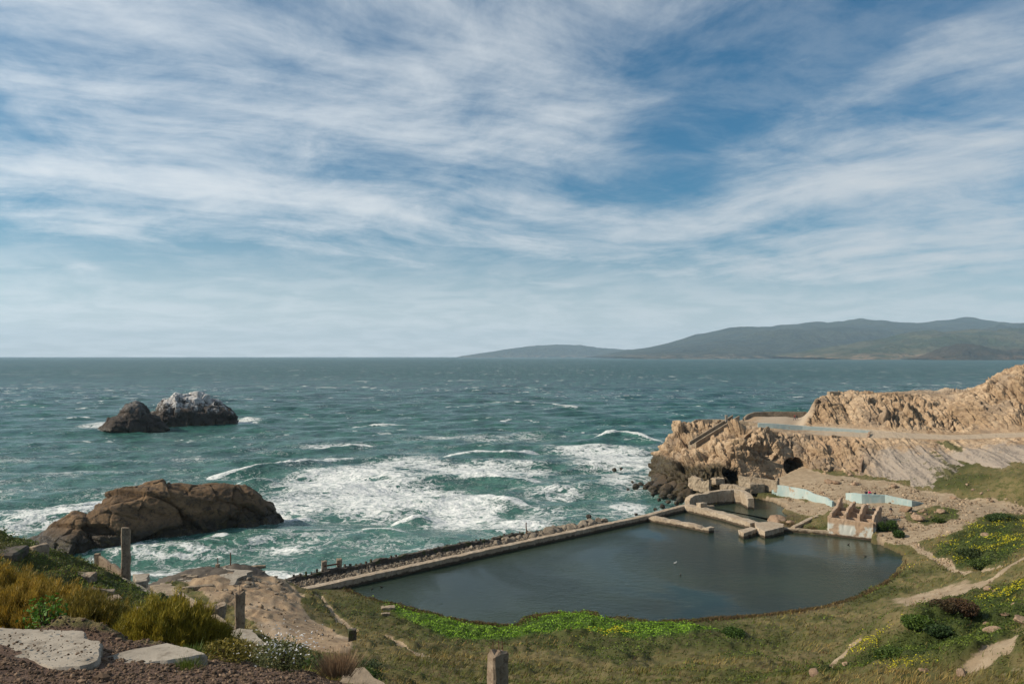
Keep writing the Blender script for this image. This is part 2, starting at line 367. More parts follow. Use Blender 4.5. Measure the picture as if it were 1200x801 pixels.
def masks(x, y, h):
    wob = fbm(x * .35, y * .35, octv=3, seed=5) * 1.6
    dirt = sstep(-.6, .8, poly_sd(x, y, SAND) + wob * .8)
    dirt = np.maximum(dirt, sstep(-.8, 1.2, poly_sd(x, y, TERR) + wob))
    dirt = np.maximum(dirt, sstep(-.4, 1, poly_sd(x, y, BEACH2) + wob * .4))
    dirt = dirt * (1 - sstep(-.5, 1, poly_sd(x, y, MID_ISLE) + wob * .6))
    for tr, w in TRAILS: dirt = np.maximum(dirt, 1 - sstep(w * .6, w * 1.3, line_d(x, y, tr) + wob * .35))
    for bq, rr in zip(BARE, (8, 1.5)): dirt = np.maximum(dirt, .75 * (1 - sstep(rr * .4, rr, np.hypot(x - bq[0], y - bq[1]) + wob * 2)))
    q = (x - SW0[0]) * nrm[0] + (y - SW0[1]) * nrm[1]
    gravel = sstep(0, .5, q) * sstep(-8, -6, y - SW0[1] + 6)
    near = sstep(13.2, 12.0, y + fbm(x, y, seed=8) * .8) * sstep(0.5, -1.5, x)
    gravel = np.maximum(gravel, near)
    lush = np.zeros_like(x)
    for i, l in enumerate(LUSH): lush = np.maximum(lush, sstep(-1.2, 1.6, poly_sd(x, y, l) + wob * (.5 if i == 0 else 1.6)))
    lush = np.maximum(lush, sstep(-31, -26, -np.abs(x + 24)) * 0)
    lush = np.maximum(lush, .62 * sstep(-11, 0, poly_sd(x, y, LUSH[0]) + wob * 2))
    lf = sstep(.15, -.2, np.hypot((x + 25) / 14, (y - 44) / 9) - 1) ; lush = np.maximum(lush, lf * (.6 + .4 * fbm(x * .4, y * .4, seed=3)))
    patch = sstep(.12, .42, fbm(x * .11, y * .11, octv=4, seed=21)); lush = np.maximum(lush, patch * .7 * (1 - dirt))
    wild = lush * (1 - dirt)
    rocky = sstep(.9, 1.5, -(h_dz(x, y))) if False else np.zeros_like(x)
    return np.clip(dirt, 0, 1), np.clip(wild, 0, 1), np.clip(gravel, 0, 1)
# ------------------------------------------------------------------ ground sheet
NU, NV = 720, 780
vv = np.concatenate([np.linspace(-40, 3.5, 30), np.geomspace(4, 240, NV - 30)])
uu = np.linspace(-1, 1, NU)
U, Vv = np.meshgrid(uu, vv, indexing='ij')
gx = U * (.78 * np.maximum(Vv, 0) + 12) + np.where(Vv > 0, 0, U * 30 * sstep(4, -10, Vv)) ; gx = gx + .06 * np.maximum(Vv, 0)
gy = Vv
gh = h_base(gx, gy)
g_dirt, g_lush, g_grav = masks(gx, gy, gh)
def relief(x, y, dirt, lush, grav):
    veg = (1 - dirt) * (1 - grav) * sstep(POOL_Z + .1, POOL_Z + 1.0, h_base_c)
    r = veg * (fbm(x * .30, y * .42, octv=4, seed=2) * .55 + np.abs(fbm(x * .9, y * 1.2, octv=3, seed=4)) * .45 + lush * np.abs(fbm(x * .55, y * .7, octv=3, seed=9)) * .8)
    r += dirt * (fbm(x * .25, y * .25, octv=5, seed=6) * .22 + fbm(x * 1.2, y * 1.2, octv=4, seed=16) * .06)
    sd = np.minimum(sstep(1.5, 3.0, h_base_c), 1) * sstep(50, 62, y) * sstep(-18, -26, x) # rocky ledges of the sandy terrace
    w = fbm(x * .22 + 3, y * .3, octv=5, seed=14, ridged=True); stp = fbm(x * .10 + 7, y * .16, octv=4, seed=15) * 4; fl = np.floor(stp); stp = fl + sstep(.55, .8, stp - fl)
    r += sd * (w * .35 + stp * .38 + fbm(x * .9, y * .9, octv=4, seed=18, ridged=True) * .22)
    # scattered ledge steps
    r += grav * fbm(x * 6, y * 6, octv=3, seed=12) * .025 * (y < 20)
    return r
h_base_c = gh
gz = gh + relief(gx, gy, g_dirt, g_lush, g_grav)
gm = fast_mesh('ground', np.stack([gx.ravel(), gy.ravel(), gz.ravel()], 1), grid_faces(NU, NV))
attr(gm, 'dirt', g_dirt); attr(gm, 'lush', g_lush); attr(gm, 'grav', g_grav)
wetb = sstep(.55, .05, gh - POOL_Z) * sstep(70, 80, gy); attr(gm, 'mud', wetb); attr(gm, 'strip', sstep(-1, .5, poly_sd(gx, gy, LUSH[0])))
sandy = sstep(-1, 1.5, poly_sd(gx, gy, SAND)); attr(gm, 'sandy', sandy)
def gz_at(x, y):
    """final ground height by looking up the sheet"""
    x = np.atleast_1d(np.asarray(x, float)); y = np.atleast_1d(np.asarray(y, float))
    j = np.clip(np.searchsorted(vv, y) - 1, 0, NV - 2); fj = np.clip((y - vv[j]) / (vv[j + 1] - vv[j]), 0, 1)
    w = .78 * np.maximum(y, 0) + 12 + 30 * sstep(4, -10, y) * (y <= 0); u = (x - .06 * np.maximum(y, 0)) / w
    fi = np.clip((u + 1) / 2 * (NU - 1), 0, NU - 1.001); i = fi.astype(int); fi = fi - i
    return ((gz[i, j] * (1 - fi) + gz[i + 1, j] * fi) * (1 - fj) + (gz[i, j + 1] * (1 - fi) + gz[i + 1, j + 1] * fi) * fj)
def mat_ground():
    m, t, b = mat('hillside_ground', .95, .15); p = t.pos()
    n1 = t.noise(p, .15, 6, .6); n2 = t.noise(p, .9, 7, .65); n3 = t.noise(p, 6, 5, .7); n4 = t.noise(p, 30, 3, .7)
    dry = t.mix(t.ss(n1, .42, .6), (.10, .088, .034), (.15, .12, .055)); dry = t.mix(t.ss(n2, .45, .62), dry, (.065, .07, .022))
    dry = t.mix(t.math('MULTIPLY', t.ss(n3, .5, .7), .6), dry, (.19, .145, .09))
    lush = t.mix(t.ss(n2, .4, .6), (.026, .038, .010), (.05, .062, .016)); lush = t.mix(t.math('MULTIPLY', t.ss(n3, .5, .66), .6), lush, (.02, .035, .01))
    c = t.mix(t.at('lush'), dry, lush); c = t.mix(t.at('strip'), c, t.mix(t.ss(n3, .45, .6), (.055, .095, .014), (.03, .055, .01)))
    dirt = t.mix(t.ss(n2, .4, .65), (.25, .19, .125), (.33, .26, .18)); dirt = t.mix(t.math('MULTIPLY', t.ss(n3, .55, .7), .5), dirt, (.17, .125, .09))
    sand = t.mix(t.ss(n2, .42, .6), (.32, .23, .145), (.22, .155, .10)); sand = t.mix(t.math('MULTIPLY', t.ss(n1, .5, .6), .7), sand, (.36, .28, .20))
    dirt = t.mix(t.at('sandy'), dirt, sand)
    c = t.mix(t.ss(t.math('ADD', t.at('dirt'), t.math('MULTIPLY', t.math('SUBTRACT', n3, .5), .7)), .35, .6), c, dirt)
    gr = t.mix(n4, (.055, .035, .025), (.17, .11, .08)); gr = t.mix(t.ss(n3, .5, .7), gr, (.09, .06, .045)); s_ = t.n.new('ShaderNodeSeparateXYZ'); t.l.new(p, s_.inputs[0]); gr = t.mix(t.ss(s_.outputs[1], 50, 60), gr, t.mix(n3, (.05, .043, .036), (.15, .125, .10)))
    c = t.mix(t.ss(t.math('ADD', t.at('grav'), t.math('MULTIPLY', t.math('SUBTRACT', n3, .5), .5)), .4, .6), c, gr)
    c = t.mix(t.math('MULTIPLY', t.at('mud'), .8), c, (.07, .05, .03))
    setc(t, b, c)
    h = t.math('ADD', t.math('MULTIPLY', n2, .6), t.math('ADD', t.math('MULTIPLY', n3, .5), t.math('MULTIPLY', n4, .15)))
    t.l.new(t.bump(h, .8, .15), b.inputs['Normal']); return m
tag(link('ground', gm, mat_ground()), 'grass, bare earth and sand of the slope and terrace around the tidal pool', 'ground', kind='structure')
# ------------------------------------------------------------------ headland
HL = [ # columns west to east; rows foot, low cliff, bench lip, bench back, upper cliff, crest, back, back foot
 [(763,557,215),(766,547,218),(772,530,222),(782,512,226),(788,503,229),(794,497,232),(798,497,242),(800,520,262)],
 [(776,566,200),(776,545,207),(783,522,215),(792,508,221),(797,502,225),(800,495.5,228),(806,496,240),(808,520,262)],
 [(792,577,186),(796,552,192),(802,530,203),(812,512,212),(816,504,220),(820,495,226),(824,494,242),(826,520,262)],
 [(815,577,181),(818,556,186),(826,532,194),(834,515,202),(840,504,212),(844,495,221),(850,494,240),(850,520,262)],
 [(836,572,180.5),(838,548,187),(842,522,194),(850,507,201),(856,500,208),(862,494.5,216),(868,492,238),(868,520,262)],
 [(858,568,181),(859,542,187),(864,514,193),(868,501,200),(874,498,206),(878,495,212),(884,488,234),(884,515,262)],
 [(882,562,183.5),(882,534,189),(884,504,196),(888,497,202),(892,496,207),(896,494,213),(900,488,230),(900,515,262)],
 [(910,559,186),(911,532,191),(912,505,196),(914,499,202),(916,497,208),(918,494,214),(920,488,229),(920,515,262)],
 [(932,559,185.5),(933,534,190),(934,507,195),(935,501,201),(936,499,206),(938,495,212),(940,488,229),(940,515,262)],
 [(946,560,184),(946,535,189),(946,508,194.5),(945,500,201),(946,488,204),(952,473,208),(960,468,224),(960,510,262)],
 [(966,562,181),(966,537,187),(966,510,194),(964,500,200),(964,482,204),(968,464,210),(976,463,226),(976,510,262)],
 [(990,565,177),(990,539,185),(990,511,193),(988,501,198.5),(988,480,203),(990,461,210),(998,461,228),(998,510,262)],
 [(1020,570,172),(1021,541,182),(1022,513,191),(1019,504,196),(1019,480,202),(1020,460,210),(1028,460,228),(1028,510,262)],
 [(1050,574,166.5),(1050,543,179),(1050,513,189.5),(1049,507,193),(1049,482,201),(1050,459,209),(1056,458,230),(1056,510,262)],
 [(1080,576,162),(1080,545,176),(1080,514,188),(1080,509,191.5),(1080,484,200),(1082,459,210),(1088,457,232),(1088,510,262)],
 [(1110,577,158.5),(1110,545,173),(1110,514.5,186),(1110,510.5,189.5),(1110,488,197),(1114,464,207),(1122,456,234),(1122,510,262)],
 [(1140,573,157),(1140,543,171),(1140,514,185),(1140,510,188.5),(1140,484,197),(1144,456,208),(1152,452,234),(1150,510,262)],
 [(1165,569,155),(1165,540,169),(1165,513,184),(1165,509,187.5),(1166,478,197),(1168,444,208),(1174,441,230),(1174,510,262)],
 [(1190,566,153),(1190,538,168),(1190,512,182.5),(1190,508.5,186),(1192,474,195),(1194,433,205),(1200,432,226),(1200,510,262)],
 [(1225,560,150),(1225,535,165),(1225,511,181),(1225,507,184.5),(1228,468,194),(1230,424,204),(1236,424,226),(1236,510,262)],
 [(1300,550,146),(1300,530,162),(1300,510,178),(1300,505,182),(1304,460,192),(1306,405,204),(1312,400,226),(1312,510,262)],
 [(1420,540,142),(1420,520,158),(1420,505,175),(1420,500,180),(1424,450,190),(1426,395,204),(1430,390,226),(1430,510,262)],
]
HP = np.array([[PD(*q) for q in c] for c in HL]); HP[:, 0, 2] -= .9; HP = np.concatenate([HP[:, :1] + np.array([0, -2.5, -3.0]), HP], 1); HP[:, -1, 2] = -4
rowc = [0, 40, 75, 75, 20, 55, 55, 30, 12]    # samples between rows
colw = 900
cl = np.concatenate([[0], np.cumsum(np.linalg.norm(np.diff(HP[:, 3, :2], axis=0), axis=1))])
uc = np.interp(np.linspace(0, cl[-1] * .78, colw), cl, np.arange(len(cl)))
uc = np.concatenate([uc, np.linspace(uc[-1], len(cl) - 1, 80)[1:]])
vr = np.concatenate([np.linspace(i - 1, i, n, endpoint=False) for i, n in enumerate(rowc) if n] + [[len(rowc) - 1]])
def crom(A, t):   # catmull-rom along axis 0
    i = np.clip(np.floor(t).astype(int), 0, len(A) - 2); f = (t - i)[:, None, None]
    p0 = A[np.maximum(i - 1, 0)]; p1 = A[i]; p2 = A[i + 1]; p3 = A[np.minimum(i + 2, len(A) - 1)]
    return .5 * ((2 * p1) + (-p0 + p2) * f + (2 * p0 - 5 * p1 + 4 * p2 - p3) * f * f + (-p0 + 3 * p1 - 3 * p2 + p3) * f ** 3)
HC = crom(HP, uc)
i = np.clip(np.floor(vr).astype(int), 0, HP.shape[1] - 2); f = (vr - i)[None, :, None]
HV = HC[:, i] * (1 - f) + HC[:, i + 1] * f
def gnormals(Vg):
    du = np.gradient(Vg, axis=0); dv = np.gradient(Vg, axis=1); n = np.cross(du, dv); n /= np.linalg.norm(n, axis=2, keepdims=True) + 1e-9; return n
n0 = gnormals(HV)
if n0[:, :, 2].mean() < 0: n0 = -n0
# smooth the normals so cliffs push outwards together
for _ in range(10):
    n0[1:-1] = (n0[:-2] + n0[1:-1] + n0[2:]) / 3; n0[:, 1:-1] = (n0[:, :-2] + n0[:, 1:-1] + n0[:, 2:]) / 3
UC = uc[:, None] + 0 * vr[None, :]; VR = 0 * uc[:, None] + vr[None, :]
def band(v, a, b, s=.15): return sstep(a, a + s, v) * (1 - sstep(b - s, b, v))
pointc = band(VR, 2.85, 5.95, .15) * (1 - sstep(4.6, 6.0, UC)); lowc = band(VR, .6, 3.0, .12); upc = band(VR, 4.02, 7, .25); bench = band(VR, 2.98, 4.08, .06)
scree = sstep(11.0, 12.8, UC) * lowc; crag_l = np.maximum(lowc * (1 - scree), pointc); crag_u = upc * sstep(8.3, 9.2, UC)
X, Y, Z = HV[..., 0], HV[..., 1], HV[..., 2]
w1, w2, cv = worley(X * .17, Y * .17, Z * .22, 3); w3, w4, cv2 = worley(X * .5 + fbm(X * .4, Y * .4, Z * .4, 2, 3) * .5, Y * .5, Z * .42, 9)
rg = fbm(X * .14, Y * .14, Z * .09, 5, 31, .55, True); fb = fbm(X * .6, Y * .6, Z * .6, 4, 41, .6)
gul = fbm((X - (Z) * .30 + fbm(X * .12, Z * .2, octv=2, seed=52) * 2.5) * .20, Y * .03 + 2, octv=3, seed=51, gain=.5, ridged=True)        # gullies slanting down the scree
gul2 = fbm((X - (Z) * .4 + fbm(X * .2, Z * .3, octv=2, seed=53) * 1.5) * .55, Y * .05, octv=3, seed=57, gain=.5, ridged=True)
mid = np.sin(np.clip((VR - 1) / 2, 0, 1) * np.pi) ** .6
flt = fbm((X + Y * .3) * .28, Y * .1, Z * .07, 4, 61, .55, True); fine = fbm(X * 1.5, Y * 1.5, Z * 1.2, 3, 63, .6, True); strata = fbm(X * .06, Y * .06, Z * .9 + X * .25, 4, 65, .6)
fc1 = facets(X * .15 + fb * .12, Y * .15, Z * .20 + X * .03, 101, .9); fc2 = facets(X * .42 + fb * .15, Y * .42, Z * .5 + X * .1, 103, .8); fc3 = facets(X * 1.1, Y * 1.1, Z * 1.3, 105, .7)
blk = (cv - .5) * sstep(0, .16, w2 - w1); blk2 = (cv2 - .5) * sstep(0, .18, w4 - w3)
v1, v2, _v = worley(X * .17 + fb * .12 + Z * .02, Y * .015, Z * .035, 211); v3, v4, _v = worley(X * .42 + fb * .2 - Z * .06, Y * .03, Z * .12, 213)
rmod = .45 + .85 * sstep(-.25, .25, fbm(X * .07 + 4, Y * .05, Z * .06, 3, 221)); joint = -1.5 * (1 - sstep(0, .09, v2 - v1)) - .6 * (1 - sstep(0, .10, v4 - v3))
disp = crag_l * rmod * (joint * .7 + fc1 * 2.3 + rg * 1.1 + flt * .5 + fc2 * 1.0 + fc3 * .30 + fb * .12 + fine * .10 + strata * .25)
mass = fbm(X * .085, Y * .03, Z * .03, 3, 67, .5); disp += crag_u * (mass * 3.0 - .5 + rmod * (joint + fc1 * 1.5 + rg * .6 + flt * 1.3 + fc2 * .6 + fc3 * .34) + fb * .12 + fine * .10 + strata * .3) * sstep(4.02, 4.6, VR) * (1 - .55 * sstep(5.5, 6.0, VR))
disp += scree * ((gul * 1.0 + rg * .5) * mid + gul2 * .38 + fb * .22 + fine * .16 + blk2 * .25 * sstep(.1, .4, fb))
disp += bench * fb * .08
plat = band(VR, 3, 9, .2) * (1 - sstep(8.3, 9.2, UC)); disp += plat * (fb * .12) * (1 - crag_u)
disp += sstep(6.0, 6.4, VR) * (rg * .5 - .3 + fb * .3) * sstep(8.5, 9.5, UC)
SA, SB = PD(815,521,203), PD(866,489.5,213); dst = line_d(X, Y, [SA, SB]); calm = 1 - .93 * sstep(4.2, 1.8, dst)
for q in ([PD(794.5,498,229), PD(815,491.3,226), PD(853,491.5,224)], [PD(866,492.5,206), PD(889,496,203)]): calm = np.minimum(calm, 1 - .9 * sstep(4.5, 1.5, line_d(X, Y, q)))
disp = disp * calm - .35 * (1 - calm) - pointc * .5 * calm
HV2 = HV + n0 * disp[..., None]
# caves: press the face inwards
def cave(px, py, D, rx, rz, depth):
    c = PD(px, py, D); r = ((HV[..., 0] - c[0]) / rx) ** 2 + ((HV[..., 2] - c[2]) / rz) ** 2
    r = r + fbm(HV[..., 0] * .5, HV[..., 2] * .5, octv=4, seed=81) * .4; k = sstep(1.35, .6, r) * (VR < 3.2)
    HV2[..., 1] += k * depth
    HV2[..., 2] -= k * .5
cave(935, 549.5, 187, 2.6, 2.2, 12); cave(857, 560, 184, 1.8, 1.5, 10)
hm = fast_mesh('headland', HV2.reshape(-1, 3), grid_faces(len(uc), len(vr)))
attr(hm, 'scree', np.clip(scree * sstep(2.75, 2.2, VR + (fb) * .5) * .9, 0, 1))
attr(hm, 'track', np.clip(bench * sstep(8.5, 10, UC) + plat * sstep(3.3, 4.5, VR) * sstep(5, 6, UC) + sstep(6.2, 7, VR) * sstep(12.5, 14.5, UC) * sstep(17.5, 16, UC), 0, 1))
veg = sstep(.1, .4, fbm(X * .16 + 5, Z * .25, octv=3, seed=77)) * (.55 * scree * sstep(14, 15.3, UC) + .35 * lowc * sstep(9.5, 11, UC) + .5 * upc * sstep(4.5, 4.1, VR) * sstep(11, 12, UC))
veg = np.maximum(veg, sstep(1.75, 1.1, VR) * sstep(12.3, 14.5, UC) * (.46 + .4 * fbm(X * .2, Y * .2, seed=5)) * (VR > .3))
attr(hm, 'tide', sstep(6.5, 4.0, UC) * sstep(3.2, 2.0, VR))
attr(hm, 'veg', np.clip(veg, 0, 1))
tag(link('headland', hm, M['head']), 'tan and ochre rocky headland with caves and a track along its bench', 'headland', kind='structure')
def hl_at(px, py, D0=150, D1=262, off_=0):
    """nearest point of the headland surface along a sight line"""
    dx, dy, dz = ray(px, py); P = HV2.reshape(-1, 3); r = np.array([dx, dy, dz]); r /= np.linalg.norm(r)
    w = P - np.array([0, 0, EYE]); tt = w @ r; d = np.linalg.norm(w - tt[:, None] * r, axis=1)
    ok = d < max(.35, d.min() + .05); k = np.where(ok)[0]; return P[k[np.argmin(tt[k])]]
print('terrain done')
# ------------------------------------------------------------------ sea
rows = 1 / np.linspace(1 / 58.0, 1 / 1500.0, 900); rows = np.concatenate([rows, np.geomspace(1500, 24500, 64)[1:]])
cols = np.linspace(-1, 1, 1000)
SU, SV = np.meshgrid(cols, rows, indexing='ij'); sx = SU * (.76 * SV + 20); sy = SV
rs = np.random.default_rng(5)
sz = np.zeros_like(sx); wobx = fbm(sx * .012, sy * .012, octv=3, seed=61) * 14
for k in range(26):
    L = float(np.exp(rs.uniform(math.log(3.2), math.log(46)))); th = rs.normal(0, .38) - .12 + (rs.normal(0, .5) if L < 8 else 0)
    A = .0105 * L ** .95; kx, ky = math.sin(th) * 2 * math.pi / L, math.cos(th) * 2 * math.pi / L; ph = rs.uniform(0, 6.28)
    fade = sstep(3.0, 1.0, (sy * sy / 26000.) / (L * .5)) 
    ph2 = kx * sx + ky * (sy + wobx * .6) + ph
    s_ = np.sin(ph2); sz += A * fade * (1.6 * ((s_ * .5 + .5) ** 1.8) - .8)
foam = np.zeros_like(sx)
def gpatch(px, py, rx, ry, a, rot=0):
    global foam
    c = PZ(px, py, 0); D = c[1]; RX = rx * D / F; RY = ry * D * D / (F * EYE)
    X_, Y_ = sx - c[0] + wobx * .25, sy - c[1]; ca, sa = math.cos(rot), math.sin(rot)
    u = (X_ * ca + Y_ * sa) / RX; v = (-X_ * sa + Y_ * ca) / RY; foam = np.maximum(foam, a * np.exp(-(u * u + v * v) ** 1.3))
for q in [(415,560,95,22,.66),(470,580,100,22,.60),(540,596,70,20,.66),(350,585,60,16,.56),(570,548,90,13,.58),(480,540,70,9,.52),(725,535,60,16,.62),(745,560,45,16,.48),(690,525,50,7,.46),
          (610,610,45,9,.52),(655,575,60,10,.36),(640,600,60,14,.38),(170,665,90,10,.60),(290,668,75,9,.66),(390,668,60,8,.56),(60,600,65,16,.50),(15,612,40,18,.46),(340,640,60,12,.30),
          (130,495,32,5,.5),(285,492,20,3,.55),(400,520,60,6,.34),(560,510,120,6,.30),(740,590,25,9,.5),(330,598,26,12,.5),(200,640,110,7,.42),(450,640,70,10,.22),(765,545,14,22,.5),(100,575,80,10,.25)]: gpatch(*q)
surf = [([(253,554),(291,551),(350,543),(412,534)],1.0),([(524,534),(560,531),(589,531),(624,527)],1.0),([(548,559),(585,560),(624,563)],.9),([(288,566),(316,565)],.7),([(468,606),(508,602)],1.1),
        ([(694,512),(730,510),(778,516)],1.1),([(420,497.5),(471,497)],.55),([(640,478),(676,478)],.5),([(590,470),(650,472)],.4),([(75,490),(110,489)],.4),([(240,632),(255,628)],.3),([(400,553),(470,557),(520,553)],.6),
        ([(344,604),(362,603)],.5),([(60,588),(140,582)],.6),([(430,622),(470,624)],.35),([(560,583),(610,590)],.6),([(380,525),(430,522)],.5)]
for ln, a in surf:
    pts = [PZ(u, v, 0) for u, v in ln]; D = pts[0][1]; brk = .55 + .9 * sstep(-.35, .3, fbm(sx * .16, sy * .05, octv=3, seed=69))
    d = line_d(sx, sy + fbm(sx * .09, sy * .09, seed=66) * 1.3, pts)
    # crest and a streaming back of foam on the seaward side
    cx0, cx1 = min(p[0] for p in pts), max(p[0] for p in pts)
    tw = .3 * (cx1 - cx0) + 2; along = sstep(cx0 - 3, cx0 + tw, sx) * sstep(cx1 + 3, cx1 - tw, sx)
    wdt = 1.1 + D / 260.
    e = np.exp(-(d / wdt) ** 2)
    yl = np.interp(sx, [q[0] for q in pts], [q[1] for q in pts]); so_ = sy - yl + fbm(sx * .09, sy * .09, seed=66) * 1.3; face = np.exp(-((so_ + 1.9 * wdt) / (1.3 * wdt)) ** 2) * along
    foam = foam * (1 - .8 * face * min(a, 1)); foam = np.maximum(foam, e * (.62 + .3 * a) * (1 - face) * brk); sz += np.exp(-(d / (wdt * 1.9)) ** 2) * 1.8 * min(a, 1.2) * along ** .7 * (.7 + .3 * brk)
crest = sstep(.55, 1.25, sz) * sstep(900, 200, sy) * .35
foam = foam + crest * (foam > .1) * .6
spl = fbm(sx * .9, sy * .5, octv=4, seed=71); sz += np.clip(foam - .5, 0, 1) * spl * .55
inl = sstep(1.5, 4.0, poly_sd(sx, sy, COAST)) * (sy < 260); sz = sz * (1 - inl) - 1.5 * inl; foam = foam * (1 - inl)
sm = fast_mesh('ocean', np.stack([sx.ravel(), sy.ravel(), sz.ravel()], 1), grid_faces(len(cols), len(rows))); attr(sm, 'foam', foam)
def mat_sea():
    m, t, b = mat('ocean_water', .12, .26); p = t.pos(); b.inputs['IOR'].default_value = 1.33
    s = t.n.new('ShaderNodeSeparateXYZ'); t.l.new(p, s.inputs[0]); y = s.outputs[1]
    lo = t.noise(t.scale(p, (.6, 1, 1)), .012, 4, .6); mid_ = t.noise(t.scale(p, (.5, 1, 1)), .09, 5, .6)
    c = t.mix(t.ss(lo, .4, .62), (.028, .108, .084), (.044, .138, .108)); c = t.mix(t.math('MULTIPLY', t.ss(mid_, .45, .65), .5), c, (.012, .052, .052))
    near = t.ss(y, 420, 120); c = t.mix(t.math('MULTIPLY', near, .75), c, t.mix(mid_, (.045, .12, .10), (.08, .165, .135)))
    # foam lace
    warp = t.n.new('ShaderNodeTexNoise'); t.l.new(p, warp.inputs['Vector']); warp.inputs['Scale'].default_value = .25; warp.inputs['Detail'].default_value = 3
    wp = t.vmath('ADD', t.scale(p, (.62, 1, 1)), t.scale(t.vmath('SUBTRACT', warp.outputs['Color'], (.5, .5, .5)), (6, 6, 6)))
    n1 = t.noise(wp, .33, 7, .62, .4); rid = t.math('MULTIPLY', t.math('ABSOLUTE', t.math('SUBTRACT', n1, .5)), 5.0)
    n2 = t.noise(wp, 1.1, 5, .6, .3); rid2 = t.math('MULTIPLY', t.math('ABSOLUTE', t.math('SUBTRACT', n2, .5)), 4.5)
    thr = t.math('ADD', t.math('MULTIPLY', t.math('MINIMUM', rid, 1.0), .45), t.math('MULTIPLY', t.math('MINIMUM', rid2, 1.0), .30))
    patch = t.math('MULTIPLY', t.math('SUBTRACT', t.noise(wp, .07, 4, .6), .5), .75)
    fo = t.ss(t.math('SUBTRACT', t.math('ADD', t.at('foam'), t.math('MULTIPLY', patch, t.ss(t.at('foam'), .05, .3))), thr), 0.02, .26)
    # thin old foam everywhere inshore
    fo = t.math('MAXIMUM', fo, t.math('MULTIPLY', t.ss(t.math('ADD', t.math('MULTIPLY', near, .16), t.math('SUBTRACT', patch, thr)), -.02, .18), .8))
    # wind-blown whitecaps offshore
    wc = t.noise(t.scale(p, (.55, 1.0, 1)), .085, 5, .62); wcb = t.noise(t.scale(p, (.7, 1, 1)), .0045, 3)
    wcd = t.math('ADD', t.math('MULTIPLY', t.math('SUBTRACT', wcb, .5), .16), t.math('MULTIPLY', t.ss(y, 260, 650), .012))
    wf = t.ss(t.math('ADD', wc, wcd), .655, .695)
    wc2 = t.noise(t.scale(p, (.4, 1, 1)), .03, 6, .66); wf2 = t.math('MULTIPLY', t.ss(t.math('ADD', wc2, wcd), .65, .69), t.ss(y, 300, 500))
    wfa = t.math('MULTIPLY', t.math('MAXIMUM', wf, wf2), t.math('MULTIPLY', t.ss(y, 170, 300), .75)); fo = t.math('MAXIMUM', fo, wfa)
    fx = t.noise(t.scale(p, (.16, .055, 1)), 1.0, 6, .68); fx2 = t.noise(t.scale(p, (.07, .018, 1)), 1.0, 6, .7)
    fv = t.math('ADD', t.math('MULTIPLY', t.ss(fx, .38, .62), t.ss(y, 120, 260)), t.math('MULTIPLY', t.ss(fx2, .38, .62), t.ss(y, 350, 700)))
    c = t.mix(t.math('MULTIPLY', fv, .65), c, (.004, .030, .034))
    wcc = t.noise(t.scale(p, (.11, .045, 1)), 1.0, 5, .66, .3); wcd2 = t.noise(t.scale(p, (.075, .014, 1)), 1.0, 5, .66, .3)
    gq = t.math('MULTIPLY', t.math('SUBTRACT', wcb, .5), .22)
    w3 = t.math('MULTIPLY', t.ss(t.math('ADD', wcc, gq), .64, .69), t.math('MULTIPLY', t.ss(y, 180, 330), t.ss(y, 1500, 600))); w4 = t.math('MULTIPLY', t.ss(t.math('ADD', wcd2, gq), .625, .66), t.math('MULTIPLY', t.ss(y, 450, 800), t.ss(y, 5000, 1800)))
    fo = t.math('MAXIMUM', fo, t.math('MULTIPLY', t.math('MAXIMUM', w3, w4), .8))
    c = t.mix(fo, c, t.mix(t.ss(n2, .35, .6), (.36, .41, .40), (.66, .67, .66))); setc(t, b, c)
    rgh = t.math('ADD', .16, t.math('MULTIPLY', t.ss(y, 100, 1500), .22)); t.l.new(t.math('MAXIMUM', rgh, t.math('MULTIPLY', fo, .9)), b.inputs['Roughness'])
    b1 = t.noise(t.scale(p, (.6, 1, 1)), .9, 5, .62); b2 = t.noise(t.scale(p, (.6, 1, 1)), .13, 5, .62); b3 = t.noise(t.scale(p, (.5, 1, 1)), .035, 5, .62)
    h1 = t.bump(b1, .5, .55); h2 = t.bump(b2, .75, 3.6, h1)
    h3 = t.n.new('ShaderNodeBump'); t.l.new(b3, h3.inputs['Height']); h3.inputs['Distance'].default_value = 7; t.l.new(t.math('MULTIPLY', t.ss(y, 250, 900), .9), h3.inputs['Strength']); t.l.new(h2, h3.inputs['Normal'])
    h4 = t.bump(fo, .5, .25, h3.outputs[0]); t.l.new(h4, b.inputs['Normal']); return m
tag(link('ocean', sm, mat_sea()), 'green-blue choppy ocean with white surf', 'sea', kind='structure')
# ------------------------------------------------------------------ pool water
def mat_pool():
    m, t, b = mat('still_pool_water', .06, .27); p = t.pos(); b.inputs['IOR'].default_value = 1.33
    n = t.noise(p, .05, 3, .5); setc(t, b, t.mix(t.ss(n, .4, .6), (.016, .026, .018), (.025, .038, .024)))
    pt = t.noise(t.scale(p, (1, .6, 1)), .045, 4, .55, .8); a = t.ss(pt, .38, .62)
    rp = t.noise(t.scale(p, (.75, 1.1, 1)), .95, 5, .65); rp2 = t.noise(t.scale(p, (.8, 1.2, 1)), 4.5, 3, .6)
    bp = t.n.new('ShaderNodeBump'); bp.inputs['Distance'].default_value = .22; t.l.new(t.math('ADD', rp, t.math('MULTIPLY', rp2, .3)), bp.inputs['Height'])
    t.l.new(t.math('ADD', .15, t.math('MULTIPLY', a, .85)), bp.inputs['Strength']); t.l.new(bp.outputs[0], b.inputs['Normal'])
    t.l.new(t.math('ADD', .06, t.math('MULTIPLY', a, .16)), b.inputs['Roughness']); return m
M['pool'] = mat_pool()
